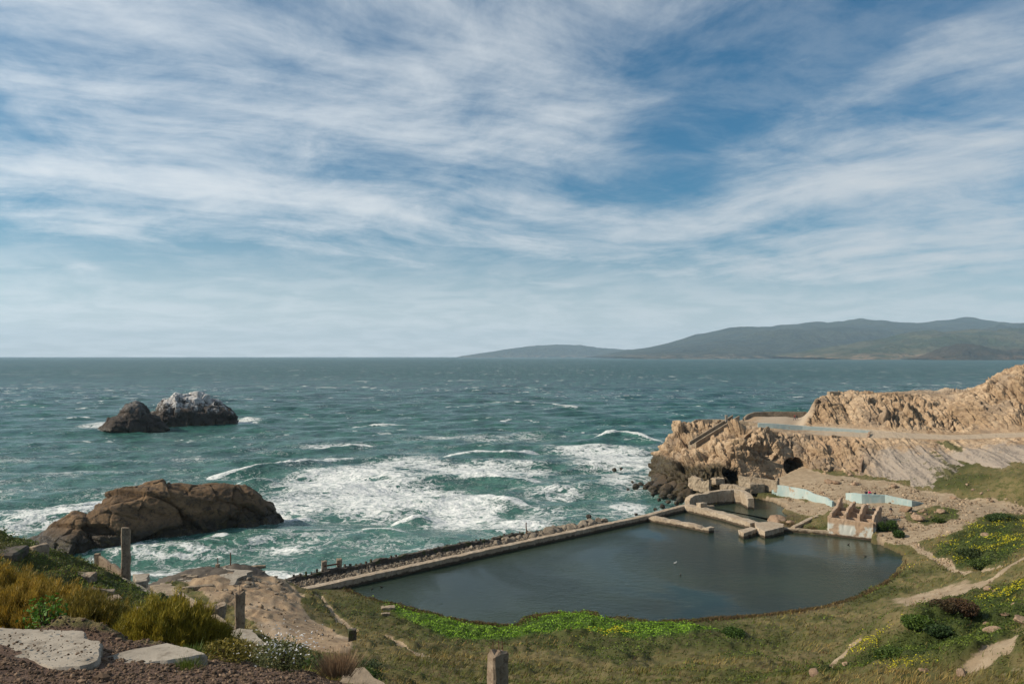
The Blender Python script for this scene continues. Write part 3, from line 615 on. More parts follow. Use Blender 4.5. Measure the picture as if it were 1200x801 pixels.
def water_sheet(name, poly, grow, label, dz=0.0):
    c = np.mean([p[:2] for p in poly], 0); bm = bmesh.new(); vs = []
    for p in poly:
        v = np.array(p[:2]) - c; L = np.linalg.norm(v); q = c + v * (1 + grow / L)
        qq = (q[0] - SW0[0]) * nrm[0] + (q[1] - SW0[1]) * nrm[1]
        if qq > .2: q = q - nrm * (qq - .2)
        vs.append(bm.verts.new((q[0], q[1], POOL_Z + dz)))
    f_ = bm.faces.new(vs); bmesh.ops.triangulate(bm, faces=[f_]); bmesh.ops.recalc_face_normals(bm, faces=bm.faces)
    if sum(f.normal.z for f in bm.faces) < 0: bmesh.ops.reverse_faces(bm, faces=bm.faces)
    tag(bm_obj(name, bm, M['pool']), label, 'water', kind='structure')
water_sheet('pool_water', POOL, 1.2, 'dark grey-green still water filling the big walled pool')
water_sheet('back_pool_water', BACKPOOL, 2.6, 'shallow brownish pool inside the curved wall', -.012)
# ------------------------------------------------------------------ rock islets
def islet(name, sil, base, width, matl, label, nu=260, nv=150, seed=1, amp=1.0, blocks=.25, top_pow=.55, lean=0.0):
    """sil: skyline (px,py) seen over the long axis; base: waterline ends (px,py)"""
    A = PZ(*base[0], 0); B = PZ(*base[1], 0); ax = (B - A)[:2]; L = np.linalg.norm(ax); ax /= L; nn = np.array([-ax[1], ax[0]])
    u = np.linspace(-.02, 1.02, nu)
    ctr = A[None, :2] + u[:, None] * L * ax + nn * width * .5
    pxc = 600 + ctr[:, 0] / ctr[:, 1] * F
    sy_ = np.interp(pxc, [s[0] for s in sil], [s[1] for s in sil]); hh = EYE - ctr[:, 1] * (sy_ - 417) / F
    hh = np.maximum(hh, -1.5)
    v = np.linspace(-1, 1, nv); prof = (1 - np.abs(v) ** 2.4) ** top_pow
    edge = np.clip(np.minimum(u, 1 - u) * 7, 0.0, 1) ** .5
    wv = width * .5 * (.35 + .65 * edge)
    Vg = np.zeros((nu, nv, 3))
    Vg[..., 0] = ctr[:, 0, None] + nn[0] * v[None] * wv[:, None]; Vg[..., 1] = ctr[:, 1, None] + nn[1] * v[None] * wv[:, None]
    Vg[..., 2] = (hh[:, None] + 2.2) * prof[None] - 2.2
    n_ = gnormals(Vg)
    if n_[..., 2].mean() < 0: n_ = -n_
    for _ in range(4): n_[1:-1] = (n_[:-2] + n_[1:-1] + n_[2:]) / 3; n_[:, 1:-1] = (n_[:, :-2] + n_[:, 1:-1] + n_[:, 2:]) / 3
    x, y, z = Vg[..., 0], Vg[..., 1], Vg[..., 2]; k = blocks
    wx = x + fbm(x * .2, y * .2, z * .2, 3, seed) * 2
    a1, a2, c1 = worley(wx * k * .7, y * k, z * k * 1.3 + x * k * .3, seed); b1_, b2_, c2 = worley(wx * k * 2.6, y * k * 2.6, z * k * 3.2, seed + 4)
    fa = facets(wx * k * .6, y * k * .9, z * k * 1.3 + x * k * .35, seed + 30, .9); fb2 = facets(wx * k * 2.0, y * k * 2, z * k * 3 + x * k * .8, seed + 31, .8)
    d = amp * (fa * 2.0 + fb2 * .7 + fbm(x * .5, y * .5, z * .5, 5, seed + 8, .6) * .35 + fbm(x * .25, y * .25, z * .7, 3, seed + 5, .5, True) * .4)
    Vg = Vg + n_ * (d * sstep(-2, -1.2, z))[..., None] * np.array([1, 1, .75])
    me = fast_mesh(name, Vg.reshape(-1, 3), grid_faces(nu, nv)); return tag(link(name, me, matl), label, 'rock')
islet('rock_islet', [(20,640),(42,636),(60,622),(78,609),(92,603),(101,610),(108,604),(120,590),(132,579),(150,576),(165,575),(200,568),(232,570),(255,567),(278,568),(296,577),(312,588),(326,594),(334,604),(345,612)],
      [(38,650),(341,610)], 15, M['isle'], 'large brown layered rock standing in the surf at left, nearest the shore', 420, 190, 3, .85, .14)
islet('sea_stack', [(115,505),(122,500),(132,491),(142,483),(150,475),(160,472),(167,475),(175,484),(186,489),(200,498),(215,504)], [(117,507),(199,503)], 20, M['seal_dark'],
      'smaller pointed dark rock offshore, left of the pale-topped one', 200, 110, 12, 1.0, .16)
islet('sea_stack', [(176,492),(184,480),(188,472),(195,468),(202,466),(206,460),(214,463),(224,462),(232,460),(240,463),(250,470),(262,472),(270,478),(276,492),(282,497)], [(176,499),(277,496)], 26, M['seal'],
      'bigger humped offshore rock whitened with bird droppings', 240, 120, 17, 1.1, .16)
# ------------------------------------------------------------------ far hills
def mat_hill(name, a, b_, c_):
    m, t, b = mat(name, 1, .05); p = t.pos(); n = t.noise(t.scale(p, (1, 1, 2)), .0018, 7, .6); n2 = t.noise(t.scale(p, (1, 1, 3)), .006, 6, .65)
    c = t.mix(t.ss(n, .42, .58), a, b_); s = t.n.new('ShaderNodeSeparateXYZ'); t.l.new(p, s.inputs[0])
    low = t.ss(t.math('ADD', s.outputs[2], t.math('MULTIPLY', n2, 200)), 200, 120); c = t.mix(t.math('MULTIPLY', t.math('MULTIPLY', t.ss(n2, .48, .56), low), .9), c, c_)
    c = t.mix(t.math('MULTIPLY', t.ss(t.noise(p, .02, 5, .7), .5, .65), .4), c, tuple(x * .45 for x in a)); setc(t, b, c); t.l.new(t.bump(t.math('ADD', n, t.math('MULTIPLY', n2, .4)), 1.0, 260), b.inputs['Normal']); return m
def hill(name, sil, D, depth, base_py, matl, label, seed, nz=.22):
    nu, nv = 420, 120; px = np.linspace(sil[0][0], sil[-1][0], nu)
    top = EYE - D * (np.interp(px, [s[0] for s in sil], [s[1] for s in sil]) - 417) / F
    v = np.linspace(0, 1.6, nv)                       # 0 shore, 1 crest, beyond falls away
    y = D - depth + v[None] * depth + 0 * px[:, None]; x = ((px - 600) / F * D)[:, None] + 0 * v[None]
    prof = np.where(v < 1, np.clip(v, 0, 1) ** .95, 1 - ((v - 1) / .6) ** 1.5 * 1.05)
    rn = fbm(x * (3.2 / depth), y * (2.2 / depth), octv=6, seed=seed, gain=.55, ridged=True)
    ed = np.sin(np.clip(v / 1.0, 0, 1) * np.pi)[None] ** .8
    z = top[:, None] * prof[None] + top[:, None] * rn * nz * ed * 1.7 * (1 - sstep(.4, .82, v))[None] + top[:, None] * fbm(x * (14 / depth), y * (10 / depth), octv=4, seed=seed + 3) * .05 * (v[None] > .05)
    z = np.where(v[None] < .02, -6, z) ; 
    y = y + fbm(x * (2.5 / depth), y * 0, octv=4, seed=seed + 9) * depth * .16 * (1 - sstep(0, .6, v))[None]
    me = fast_mesh(name, np.stack([x.ravel(), y.ravel(), z.ravel()], 1), grid_faces(nu, nv)); tag(link(name, me, matl), label, 'hills', kind='structure')
mh1 = mat_hill('far_hills', (.016, .028, .024), (.036, .044, .03), (.18, .14, .10)); mh2 = mat_hill('green_hills', (.03, .045, .018), (.085, .08, .04), (.30, .20, .13)); mh3 = mat_hill('dark_cliffs', (.02, .022, .014), (.045, .034, .02), (.10, .065, .035))
hill('distant_ridge', [(540,417),(575,412),(600,408),(625,405),(650,403.5),(680,404),(700,407),(725,409),(760,410),(800,412),(840,417)], 19000, 1500, 417, mh1, 'faint blue ridge farthest away on the horizon', 3)
hill('mountain_ridge', [(700,417),(735,410),(760,407),(790,400),(815,392),(840,388),(858,383),(880,382),(905,382),(925,379),(950,378),(975,376.5),(1000,375),(1010,373.5),(1030,375),(1055,377),(1075,378),(1095,375.5),(1118,373.5),(1133,371),(1142,372),(1165,380),(1200,384),(1300,388),(1450,392)], 13500, 4500, 418, mh1, 'long blue-green mountain ridge across the strait', 8)
hill('coastal_hills', [(905,417),(940,412),(965,407),(990,404),(1010,400),(1040,396),(1060,390),(1090,387),(1110,389),(1140,385),(1165,387),(1190,384),(1230,382),(1300,384),(1420,384)], 9000, 1900, 419, mh2, 'green coastal hills with tan cliffs in front of the mountain ridge', 15, .3)
hill('dark_promontory', [(1072,420),(1088,414),(1098,409),(1108,406),(1122,402.5),(1140,403),(1150,405),(1165,409),(1180,410.5),(1190,408),(1210,410),(1260,406),(1400,400)], 6800, 420, 421, mh3, 'dark rocky promontory nearest across the water at right', 22, .3)
for i, (px, py, w) in enumerate([(1066,418.5,10),(1212,419,9)]):
    pass
# ------------------------------------------------------------------ masonry helpers
def resample(pts, step):
    out = []
    for a, b in zip(pts[:-1], pts[1:]):
        a = np.array(a, float); b = np.array(b, float); n = max(1, int(np.linalg.norm((b - a)[:2]) / step))
        for k in range(n): out.append(a + (b - a) * k / n)
    out.append(np.array(pts[-1], float)); return np.array(out)
def wall_mesh(name, pts, th, zb, amp=.06, jag=.12, step=.4, seed=1, batter=0.0, bites=0.0):
    """a wall along pts (x, y, top height); zb = foot height or list"""
    p = resample(pts, step); n = len(p)
    T = np.gradient(p[:, :2], axis=0); T /= np.linalg.norm(T, axis=1, keepdims=True) + 1e-9; N = np.stack([-T[:, 1], T[:, 0]], 1)
    zbv = np.interp(np.linspace(0, 1, n), np.linspace(0, 1, len(np.atleast_1d(zb))), np.atleast_1d(zb)) if np.ndim(zb) else np.full(n, zb)
    nz_ = 5; nw = 4; ring = []
    prof = [(-.5, k / nz_) for k in range(nz_ + 1)] + [(-.5 + k / nw, 1) for k in range(1, nw)] + [(.5, 1 - k / nz_) for k in range(nz_ + 1)]
    s = np.arange(n) * step
    topn = fbm(s * .7, s * 0 + seed, octv=4, seed=seed) * jag; bite = sstep(.25, .5, fbm(s * .45, s * 0 + seed * 3.1, octv=3, seed=seed + 5)) * bites
    V = np.zeros((n, len(prof), 3))
    for k, (w, h) in enumerate(prof):
        ztop = p[:, 2] + topn - bite + (0 if abs(w) == .5 else .03)
        z = zbv + (ztop - zbv) * h; tw = th * (1 + batter * (1 - h))
        V[:, k, 0] = p[:, 0] + N[:, 0] * w * tw; V[:, k, 1] = p[:, 1] + N[:, 1] * w * tw; V[:, k, 2] = z
    x, y, z = V[..., 0], V[..., 1], V[..., 2]; d = amp
    V[..., 0] += fbm(x * 1.6, y * 1.6, z * 1.6, 3, seed + 20) * d; V[..., 1] += fbm(x * 1.6, y * 1.6, z * 1.6, 3, seed + 21) * d; V[..., 2] += fbm(x * 2, y * 2, z * 2, 3, seed + 22) * d * .7
    m = len(prof); Fq = grid_faces(n, m).tolist(); me = bpy.data.meshes.new(name)
    me.from_pydata(V.reshape(-1, 3).tolist(), [], Fq + [list(range(m))[::1], [(n - 1) * m + k for k in range(m)][::-1]]); me.update()
    bm = bmesh.new(); bm.from_mesh(me); bmesh.ops.recalc_face_normals(bm, faces=bm.faces); bm.to_mesh(me); bm.free(); return me
def wall(name, pts, th, zb, matl, label=None, cat='wall', parent=None, group=None, **k):
    o = link(name, wall_mesh(name, pts, th, zb, **k), matl, parent)
    return tag(o, label, cat, group) if label else o
def slab_mesh(name, outline, ztop, th, seed=1, jit=.04, step=.25, tilt=(0, 0)):
    r = np.random.default_rng(seed); pts = []
    P = [np.array(q[:2], float) for q in outline]; c = np.mean(P, 0)
    for a, b in zip(P, P[1:] + P[:1]):
        n = max(1, int(np.linalg.norm(b - a) / step)); e = (b - a) / (np.linalg.norm(b - a) + 1e-9); nn = np.array([-e[1], e[0]])
        for k in range(n): pts.append(a + (b - a) * k / n + nn * r.normal(0, jit) + e * r.normal(0, jit * .5))
    bm = bmesh.new(); zf = lambda q: ztop + (q[0] - c[0]) * tilt[0] + (q[1] - c[1]) * tilt[1]
    inner = [c + (q - c) * (1 - .035 / max(.3, np.linalg.norm(q - c))) for q in pts]
    loops = [[bm.verts.new((*q, zf(q))) for q in inner], [bm.verts.new((*q, zf(q) - .03 - r.uniform(0, .03))) for q in pts],
             [bm.verts.new((*(q + r.normal(0, jit * .6, 2)), zf(q) - th * .5)) for q in pts], [bm.verts.new((*(q + r.normal(0, jit * .6, 2)), zf(q) - th)) for q in pts]]
    f_ = bm.faces.new(loops[0]); n = len(pts)
    for A, B in zip(loops[:-1], loops[1:]):
        for k in range(n): bm.faces.new((A[k], A[(k + 1) % n], B[(k + 1) % n], B[k]))
    bmesh.ops.triangulate(bm, faces=[f_]); bmesh.ops.recalc_face_normals(bm, faces=bm.faces)
    me = bpy.data.meshes.new(name); bm.to_mesh(me); bm.free(); return me
def slab(name, outline, ztop, th, matl, label=None, cat='slab', parent=None, group=None, **k):
    o = link(name, slab_mesh(name, outline, ztop, th, **k), matl, parent); return tag(o, label, cat, group) if label else o
def rough_box(name, size, seed=1, amp=.03, cut=.12, freq=2.0, broken=.0, taper=0.0):
    """weathered block with its foot at z = 0"""
    bm = bmesh.new(); bmesh.ops.create_cube(bm, size=1)
    for v in bm.verts: v.co = Vector((v.co.x * size[0], v.co.y * size[1], (v.co.z + .5) * size[2]))
    c = max(size); ed = [e for e in bm.edges]; bmesh.ops.bevel(bm, geom=ed, offset=min(size) * cut * .5, segments=1, affect='EDGES')
    for it in range(3):
        L = [e for e in bm.edges if e.calc_length() > c / 9]
        if L: bmesh.ops.subdivide_edges(bm, edges=L, cuts=1, use_grid_fill=True)
    bmesh.ops.triangulate(bm, faces=[f for f in bm.faces if len(f.verts) > 4])
    co = np.array([v.co for v in bm.verts]); x, y, z = (co[:, 0] + seed * 3.7) * freq, co[:, 1] * freq, co[:, 2] * freq
    d = np.stack([fbm(x, y, z, 4, seed), fbm(x, y, z, 4, seed + 1), fbm(x, y, z, 4, seed + 2)], 1) * amp * 1.6
    top = sstep(size[2] * .8, size[2], co[:, 2]); d[:, 2] -= broken * top * np.maximum(0, fbm(x * 1.3, y * 1.3, z * .1, 2, seed + 4) + .25)
    for v, dd in zip(bm.verts, d):
        k = 1 - taper * v.co.z / size[2]; v.co.x *= k; v.co.y *= k; v.co += Vector(dd)
    bmesh.ops.recalc_face_normals(bm, faces=bm.faces); me = bpy.data.meshes.new(name); bm.to_mesh(me); bm.free(); return me
def block(name, loc, size, rz, matl, label=None, cat='block', parent=None, group=None, tiltx=0, tilty=0, **k):
    o = link(name, rough_box(name, size, **k), matl, parent, tuple(loc)); o.rotation_euler = (tiltx, tilty, rz)
    return tag(o, label, cat, group) if label else o
def gpt(px, py, **k):
    p = G(px, py, **k); return (p[0], p[1], float(gz_at(p[0], p[1])[0]))
def xy(px, py, z): return PZ(px, py, z)
def water_mat(name, c1, c2, c3):   # concrete with an algae-dark band where the water laps
    m = mat_concrete(name, c1, c2, c3, .08, .9); t_ = NT(m); b = t_.n['Principled BSDF']; src = b.inputs['Base Color'].links[0].from_socket
    p = t_.pos(); s_ = t_.n.new('ShaderNodeSeparateXYZ'); t_.l.new(p, s_.inputs[0]); n = t_.noise(p, 1.3, 5, .65)
    w = t_.ss(t_.math('ADD', s_.outputs[2], t_.math('MULTIPLY', t_.math('SUBTRACT', n, .5), .9)), 1.52, 1.25)
    t_.l.new(t_.mix(w, src, (.06, .045, .03)), b.inputs['Base Color']); return m
M['pconc'] = water_mat('pool_wall_concrete', (.33, .26, .185), (.40, .33, .25), (.24, .18, .125))
# ------------------------------------------------------------------ pool walls
wall('sea_wall', [xy(337,692.5,2.05), xy(430,673,2.0), xy(600,636.5,2.0), xy(758,603,2.0), xy(782,596.5,2.0), xy(806,590.5,2.1)], 1.15, .2, M['pconc'], 'long tan concrete wall dividing the big pool from the sea', jag=.08, amp=.09, seed=3)
wall('outer_wall', [(*off(SW0,6.4,3),1.7), (*off(SW0,6.0,12),2.0), (*off(SW0,5.7,30),2.0), (*off(SW0,5.4,46),1.8)], .8, -.5, M['conc_dark'], 'low dark jagged wall on the surf side of the sea wall', jag=.35, amp=.2, seed=5, bites=.3)
wall('cross_wall', [xy(803,590.8,2.2), xy(822,594.5,2.25), xy(850,601.5,2.2), xy(884,611.5,2.15)], 2.0, -.2, M['pconc'], 'thick pitted wall running right from the sea wall between both pools', jag=.18, amp=.14, seed=8, bites=.3)
wall('broken_wall', [xy(761,603.8,1.95), xy(800,611,1.85), xy(833.5,618.2,1.8)], 1.5, -.4, M['pconc'], 'short free-ended wall standing in the big pool water', jag=.2, amp=.15, seed=12, bites=.35)
wall('curved_wall', [xy(805,587,2.3), xy(806.5,583.2,2.9), xy(812.5,579.5,3.4), xy(825,577.5,3.5), xy(837.5,575,3.6), xy(847,573.8,3.7), xy(860,573,3.8), xy(870,574.2,3.8), xy(877,579,3.6), xy(880,584,3.1)], 1.2, .2, M['pconc'], 'tall curved retaining wall around the back pool', jag=.15, amp=.13, seed=14)
block('stone_block', xy(822,594.5,2.1), (1.6,1.3,1.0), .5, M['pconc'], 'square stub standing on the near end of the thick cross wall', seed=2, amp=.08)
wall('spur_wall', [xy(824,592,2.3), xy(836,591.5,2.3)], .8, .2, M['pconc'], 'short low spur beside the square stub at the back pool', seed=17, jag=.1)
slab('concrete_platform', [xy(*q, 2.15) for q in [(885,612),(903,610.5),(918,613.5),(918.5,617),(896.5,622.5),(886,617.5)]], 2.2, 1.9, M['pconc'], 'flat angular platform at the right end of the cross wall', 'platform', seed=4, jit=.06)
slab('concrete_platform', [xy(*q, 2.0) for q in [(865,620.5),(880,616.8),(887.5,618.8),(872,624.5)]], 2.0, 1.8, M['pconc'], 'smaller slab jutting left from the angular platform into the pool', 'platform', seed=6, jit=.08)
bs = empty('small_basin', (*xy(950,612,1.0)[:2], 0.8), 'little walled basin between the platform and the ribbed ruin', 'basin')
def par(o, e): o.parent = e; o.matrix_parent_inverse = Matrix.Translation(-Vector(e.location)); return o
for pts, nm, sd in [([xy(917,617.5,1.7), xy(945,619.5,1.7), xy(973,621.5,1.75)], 'front_wall', 3), ([xy(929,617,1.9), xy(953,604.8,2.3), xy(970,600.5,2.4)], 'side_wall', 5), ([xy(954,606.5,1.75), xy(972,609,1.8)], 'divider', 7), ([xy(970.5,603,2.2), xy(971.5,620,1.9)], 'end_wall', 9)]:
    par(wall(nm, pts, .75 if nm != 'divider' else 1.5, .2, M['pconc'], seed=sd, jag=.08, amp=.08), bs)
# ------------------------------------------------------------------ painted and plain walls of the terrace
wall('painted_wall', [xy(905,567,4.1), xy(925,569.8,4.1), xy(944,573.5,4.05), xy(956,579,3.9), xy(968,582.5,3.8), xy(976,586.5,3.7)], .45, 1.2, M['blue'], 'pale aqua painted wall stepping down to the ribbed ruin', seed=21, jag=.12, amp=.05, bites=.25)
wall('painted_wall', [xy(992,577.5,4.5), xy(1000,577,5.0), xy(1010,578.5,5.05), xy(1037,579.3,5.05), xy(1052,582.5,4.8), xy(1068,586,4.6), xy(1081,588.6,3.9)], .45, 2.4, M['blue'], 'pale aqua graffiti-faded wall beside the group in pink and dark coats', seed=23, jag=.05, amp=.04)
wall('painted_wall', [PD(888,495.3,199.5), PD(905,496,199), PD(940,498.6,198.5), PD(975,501.2,197), PD(1019,504.3,194.5)], .4, [12.9,12.9,12.7,12.3,11.6], M['blue'], 'long pale aqua wall high on the headland lip', seed=25, jag=.03, amp=.04)
wall('rubble_wall', [xy(866,557,5.2), xy(880,558.5,5.2), xy(897,561,5.0), xy(911,563.5,4.9)], .6, 2.5, M['conc'], 'tan rubble wall left of the pale aqua stepping wall', seed=27, jag=.2, amp=.12)
block('square_post', xy(911.7,575,2.2), (.45,.45,2.9), .2, M['post'], 'brown square post at the start of the aqua stepping wall', 'post', seed=3, amp=.03)
for k, (px, py, sx_, sy_, sz_, rz, lab) in enumerate([(885,577,3.4,2.5,2.2,.1,'dark hollow-faced block left of the brown square post'), (898,576,3.6,2.4,2.2,.05,'dark block nearest the aqua stepping wall'), (841,567,2.4,2.2,1.5,.3,'small square concrete block beside the sea cave')]):
    block('concrete_block', xy(px, py, 2.0 if k < 2 else 3.0), (sx_, sy_, sz_), rz, M['conc'], lab, seed=30 + k, amp=.12, broken=.3)
wall('ledge_wall', [PD(808,557,184), PD(818,559,181), PD(832,562.5,178)], .9, 1.5, M['conc'], 'crumbling ledge wall above the shore rocks under the point', seed=31, jag=.5, amp=.3, bites=.5)
wall('ledge_wall', [xy(846,567,4.0), xy(862,568,4.2), xy(876,573,3.8)], 1.6, 1.0, M['conc'], 'rubble bank wall in front of the sea cave', seed=33, jag=.3, amp=.35)
# headland top works
wall('parapet', [PD(794.5,498,229), PD(806,497,226), PD(815,491.3,226), PD(835,491,226), PD(853,491.5,224)], .7, 10.2, M['conc'], 'concrete parapet along the seaward tip of the headland', seed=41, jag=.12, amp=.12)
wall('parapet', [PD(872,489,226), PD(876,485.5,232), PD(884,482.8,240), PD(895,482,246), PD(945,482.2,246)], .6, 13.0, M['conc'], 'low curved parapet round the open viewing platform', seed=43, jag=.05, amp=.06)
wall('corner_wall', [PD(866,492.5,206), PD(878,494,205), PD(889,496,203)], .8, 12.2, M['conc'], 'short brown wall at the head of the stairway', seed=45, jag=.08)
st_ = empty('stairway', tuple(PD(816,523,203)), 'long straight stair climbing the headland to the platform', 'stairs')
A_, B_ = PD(815,521,203), PD(866,489.5,213); dv = B_ - A_; L_ = np.linalg.norm(dv[:2]); e_ = dv[:2] / L_; n_ = np.array([-e_[1], e_[0]])
for sgn in (0, 1):
    o_ = [np.array([*(A_[:2] + n_ * 2.2 * sgn), A_[2] + .6]), np.array([*(B_[:2] + n_ * 2.2 * sgn), B_[2] + .6])]
    par(wall('side_wall', o_, .35, [A_[2] - 2.2, B_[2] - 2.2], M['conc'], seed=50 + sgn, jag=.05, amp=.04), st_)
bm = bmesh.new(); ns = 26
for k in range(ns):
    c = A_ + dv * (k + .5) / ns; mt = Matrix.Translation((c[0] + n_[0] * 1.1, c[1] + n_[1] * 1.1, c[2] - .8)) @ Matrix.Rotation(math.atan2(e_[1], e_[0]), 4, 'Z') @ Matrix.Diagonal((L_ / ns, 1.8, 1.1, 1))
    bmesh.ops.create_cube(bm, size=1, matrix=mt)
par(bm_obj('steps', bm, M['conc']), st_)
wall('retaining_wall', [PD(812,523,201), PD(818,535,196.5), PD(824,545,192.5)], .8, [8,5,3], M['tanrock'], 'steep reddish wall dropping from the foot of the stairway', seed=55, jag=.1, amp=.1)
block('stair_pillar', PD(851,494,212), (.6,.6,1.8), 0, M['conc_top'], 'pale pillar beside the stairway rail', 'pillar', seed=8)
pp = [PD(1018.5,505.5,193.5), PD(1013,527,186), PD(1008,546,179)]
wall('drain_chute', pp, .45, [pp[0][2] - .9, pp[2][2] - 1.2], M['tanrock'], 'narrow tan chute slanting down the cliff from the upper aqua wall', 'chute', seed=56, amp=.05, jag=.05)
block('hut_remnant', PD(977,463,211), (3.0,1.6,1.0), .1, M['conc'], 'small concrete remnant on top of the upper cliff', seed=9, amp=.06)
# ------------------------------------------------------------------ ribbed ruin
R0, R1 = xy(971.8,627.5,.9), xy(1023.5,633.5,.9); rb = empty('bathhouse_ruin', (*((R0 + R1) / 2)[:2], .9), 'ruined concrete block with sloping ribs at the pool edge', 'ruin')
re_ = (R1 - R0)[:2]; RL = np.linalg.norm(re_); re_ /= RL; rn_ = np.array([-re_[1], re_[0]])
if rn_[1] < 0: rn_ = -rn_
def rp(a, b, z): q = R0[:2] + re_ * a + rn_ * b; return np.array([q[0], q[1], z])
def mat_ruin():
    m = water_mat('flaking_painted_concrete', (.36, .25, .165), (.42, .31, .22), (.27, .19, .13)); t_ = NT(m); b = t_.n['Principled BSDF']; src = b.inputs['Base Color'].links[0].from_socket
    p = t_.pos(); n = t_.noise(p, .42, 6, .6); n2 = t_.noise(p, 2.5, 5, .7); s_ = t_.n.new('ShaderNodeSeparateXYZ'); t_.l.new(p, s_.inputs[0])
    k = t_.math('MULTIPLY', t_.ss(t_.math('ADD', n, t_.math('MULTIPLY', t_.math('SUBTRACT', n2, .5), .25)), .44, .50), t_.ss(s_.outputs[2], 3.4, 2.9)); k = t_.math('MULTIPLY', k, t_.ss(s_.outputs[2], 1.3, 1.6))
    t_.l.new(t_.mix(k, src, (.46, .465, .42)), b.inputs['Base Color']); return m
M['ruin'] = mat_ruin()
par(wall('front_wall', [rp(0,0,4.15), rp(RL,0,3.85)], .7, -.5, M['ruin'], seed=60, jag=.08, amp=.1, batter=.12), rb)
par(wall('side_wall', [rp(-.05,.3,4.1), rp(.3,9.5,5.3)], .6, -.3, M['ruin'], seed=61, jag=.15, amp=.08), rb)
par(wall('side_wall', [rp(RL,.3,3.95), rp(RL-.2,4,4.6), rp(RL-.2,8,5.0)], .7, 0, M['ruin'], seed=62, jag=.25, amp=.12), rb)
par(wall('back_wall', [rp(.3,9.4,4.3), rp(RL,8.6,4.0)], .5, 1.5, M['blue'], seed=63, jag=.4, amp=.08, bites=.6), rb)
for k in range(4):
    a = .2 + (RL - .4) * k / 3
    par(wall('rib', [rp(a,.5,4.75), rp(a+.1,4.5,5.5), rp(a+.2,8.6,6.1 - .15 * k)], .42, [3.4,4.2,4.6], M['ruin'], seed=64 + k, jag=.5, amp=.14, bites=.35, step=.3), rb)
for j in range(3):
    par(wall('floor_beam', [rp(.2, 1.8 + j * 2.5, 4.1 + j * .4), rp(RL - .2, 1.8 + j * 2.5, 4.0 + j * .4)], .5, 3.3 + j * .4, M['ruin'], seed=70 + j, jag=.3, amp=.12, bites=.5), rb)
slab_o = link('floor', slab_mesh('floor', [rp(.2,.3,3.4), rp(RL-.2,.3,3.4), rp(RL-.2,8.8,3.4), rp(.2,9.2,3.4)], 3.35, .4, seed=9), M['ruin']); par(slab_o, rb)
# ------------------------------------------------------------------ boulders
def rock_mesh(name, seed, flat=.75, sub=4, amp=.45):
    bm = bmesh.new(); bmesh.ops.create_icosphere(bm, subdivisions=sub, radius=1.0); co = np.array([v.co for v in bm.verts]); r = np.random.default_rng(seed)
    for _ in range(9):
        n = r.normal(size=3); n /= np.linalg.norm(n); k = r.uniform(.55, .85); d = co @ n; co = co - np.maximum(d - k, 0)[:, None] * n * .92
    x, y, z = co[:, 0] * 1.3 + seed, co[:, 1] * 1.3, co[:, 2] * 1.3; co *= (1 + fbm(x, y, z, 4, seed) * amp * .5 + fbm(x * 3, y * 3, z * 3, 3, seed + 3) * .08)[:, None]
    co *= np.array([1, r.uniform(.65, .95), flat])
    for v, c in zip(bm.verts, co): v.co = Vector(c)
    me = bpy.data.meshes.new(name); bm.to_mesh(me); bm.free(); return me
proto = {k: [rock_mesh('boulder', s, sub=3) for s in range(q, q + 6)] for k, q in (('riprap', 100), ('tanrock', 200), ('wetrock', 300))}
for k, l in proto.items():
    for me in l: me.materials.append(M[k])
def boulder(kind, loc, r, label, group, sink=.3, flat=1.0, i=None):
    me = proto[kind][random.randrange(6) if i is None else i]; o = bpy.data.objects.new('boulder', me); COL.objects.link(o)
    o.location = (loc[0], loc[1], loc[2] + r * (.55 - sink)); o.scale = (r, r * random.uniform(.8, 1.1), r * flat * random.uniform(.75, 1)); o.rotation_euler = (random.uniform(-.3, .3), random.uniform(-.3, .3), random.uniform(0, 6.28))
    return tag(o, label, 'rock', group)
Lw = float(np.linalg.norm((SW1 - SW0)[:2]))
for k in range(190):
    a = random.uniform(6, Lw - 1) if k > 90 else random.uniform(Lw * .5, Lw - 2); b = random.uniform(1.1, 5.0); r = random.uniform(.22, .6)
    if a > Lw * .52 and b > 2.6: r = random.uniform(.5, 1.25)
    elif b < 2.2: r = random.uniform(.2, .5)
    if b > 4.6 - sstep(Lw * .85, Lw, a) * 3: continue
    p = off(SW0, b, a); boulder('riprap', (*p, 1.15), r, 'grey-tan boulder in the loose rubble strip along the sea wall', 'boulders of the rubble strip')
for k in range(52):   # stubs of the old breakwater
    a = 4 + k * .86; p = off(SW0, 6.2 - .9 * k / 52, a)
    if k == 0: stub = rough_box('pile_stub', (.26, .24, .75), seed=5, amp=.05, broken=.3); stub.materials.append(M['conc_dark'])
    o = bpy.data.objects.new('pile_stub', stub); COL.objects.link(o); o.location = (p[0], p[1], 1.5 + random.uniform(-.25, .1)); o.rotation_euler = (random.uniform(-.1, .1), random.uniform(-.1, .1), random.uniform(0, 3)); o.scale = (random.uniform(.7, 1.2),) * 2 + (random.uniform(.7, 1.15),)
    tag(o, 'dark stump in the jagged row on the outer wall', 'stump', 'pile stumps of the outer wall')
wets = [(745,571,1.1),(751,568,.8),(757,573,1.3),(763,570,1.6),(768,576,2.0),(775,572,2.4),(781,577,2.2),(788,574,2.6),(795,578,2.0),(773,564,2.4),(783,568,2.6),(792,566,2.4),(800,574,2.0),(778,581,1.4),(787,583,1.2),(797,587,1.1),(793,590,.9),(783,589,.8),(772,586,.7),(765,580,.8),(776,594,.7),(768,597,.5),(804,580,1.6),(811,573,2.0),(806,568,2.4),(819,570,1.8),(828,573,1.6),(736,574,.6),(741,565,.5),(745,603,.5),(720,551,.9),(728,549.5,.7),(690,606,.8)]
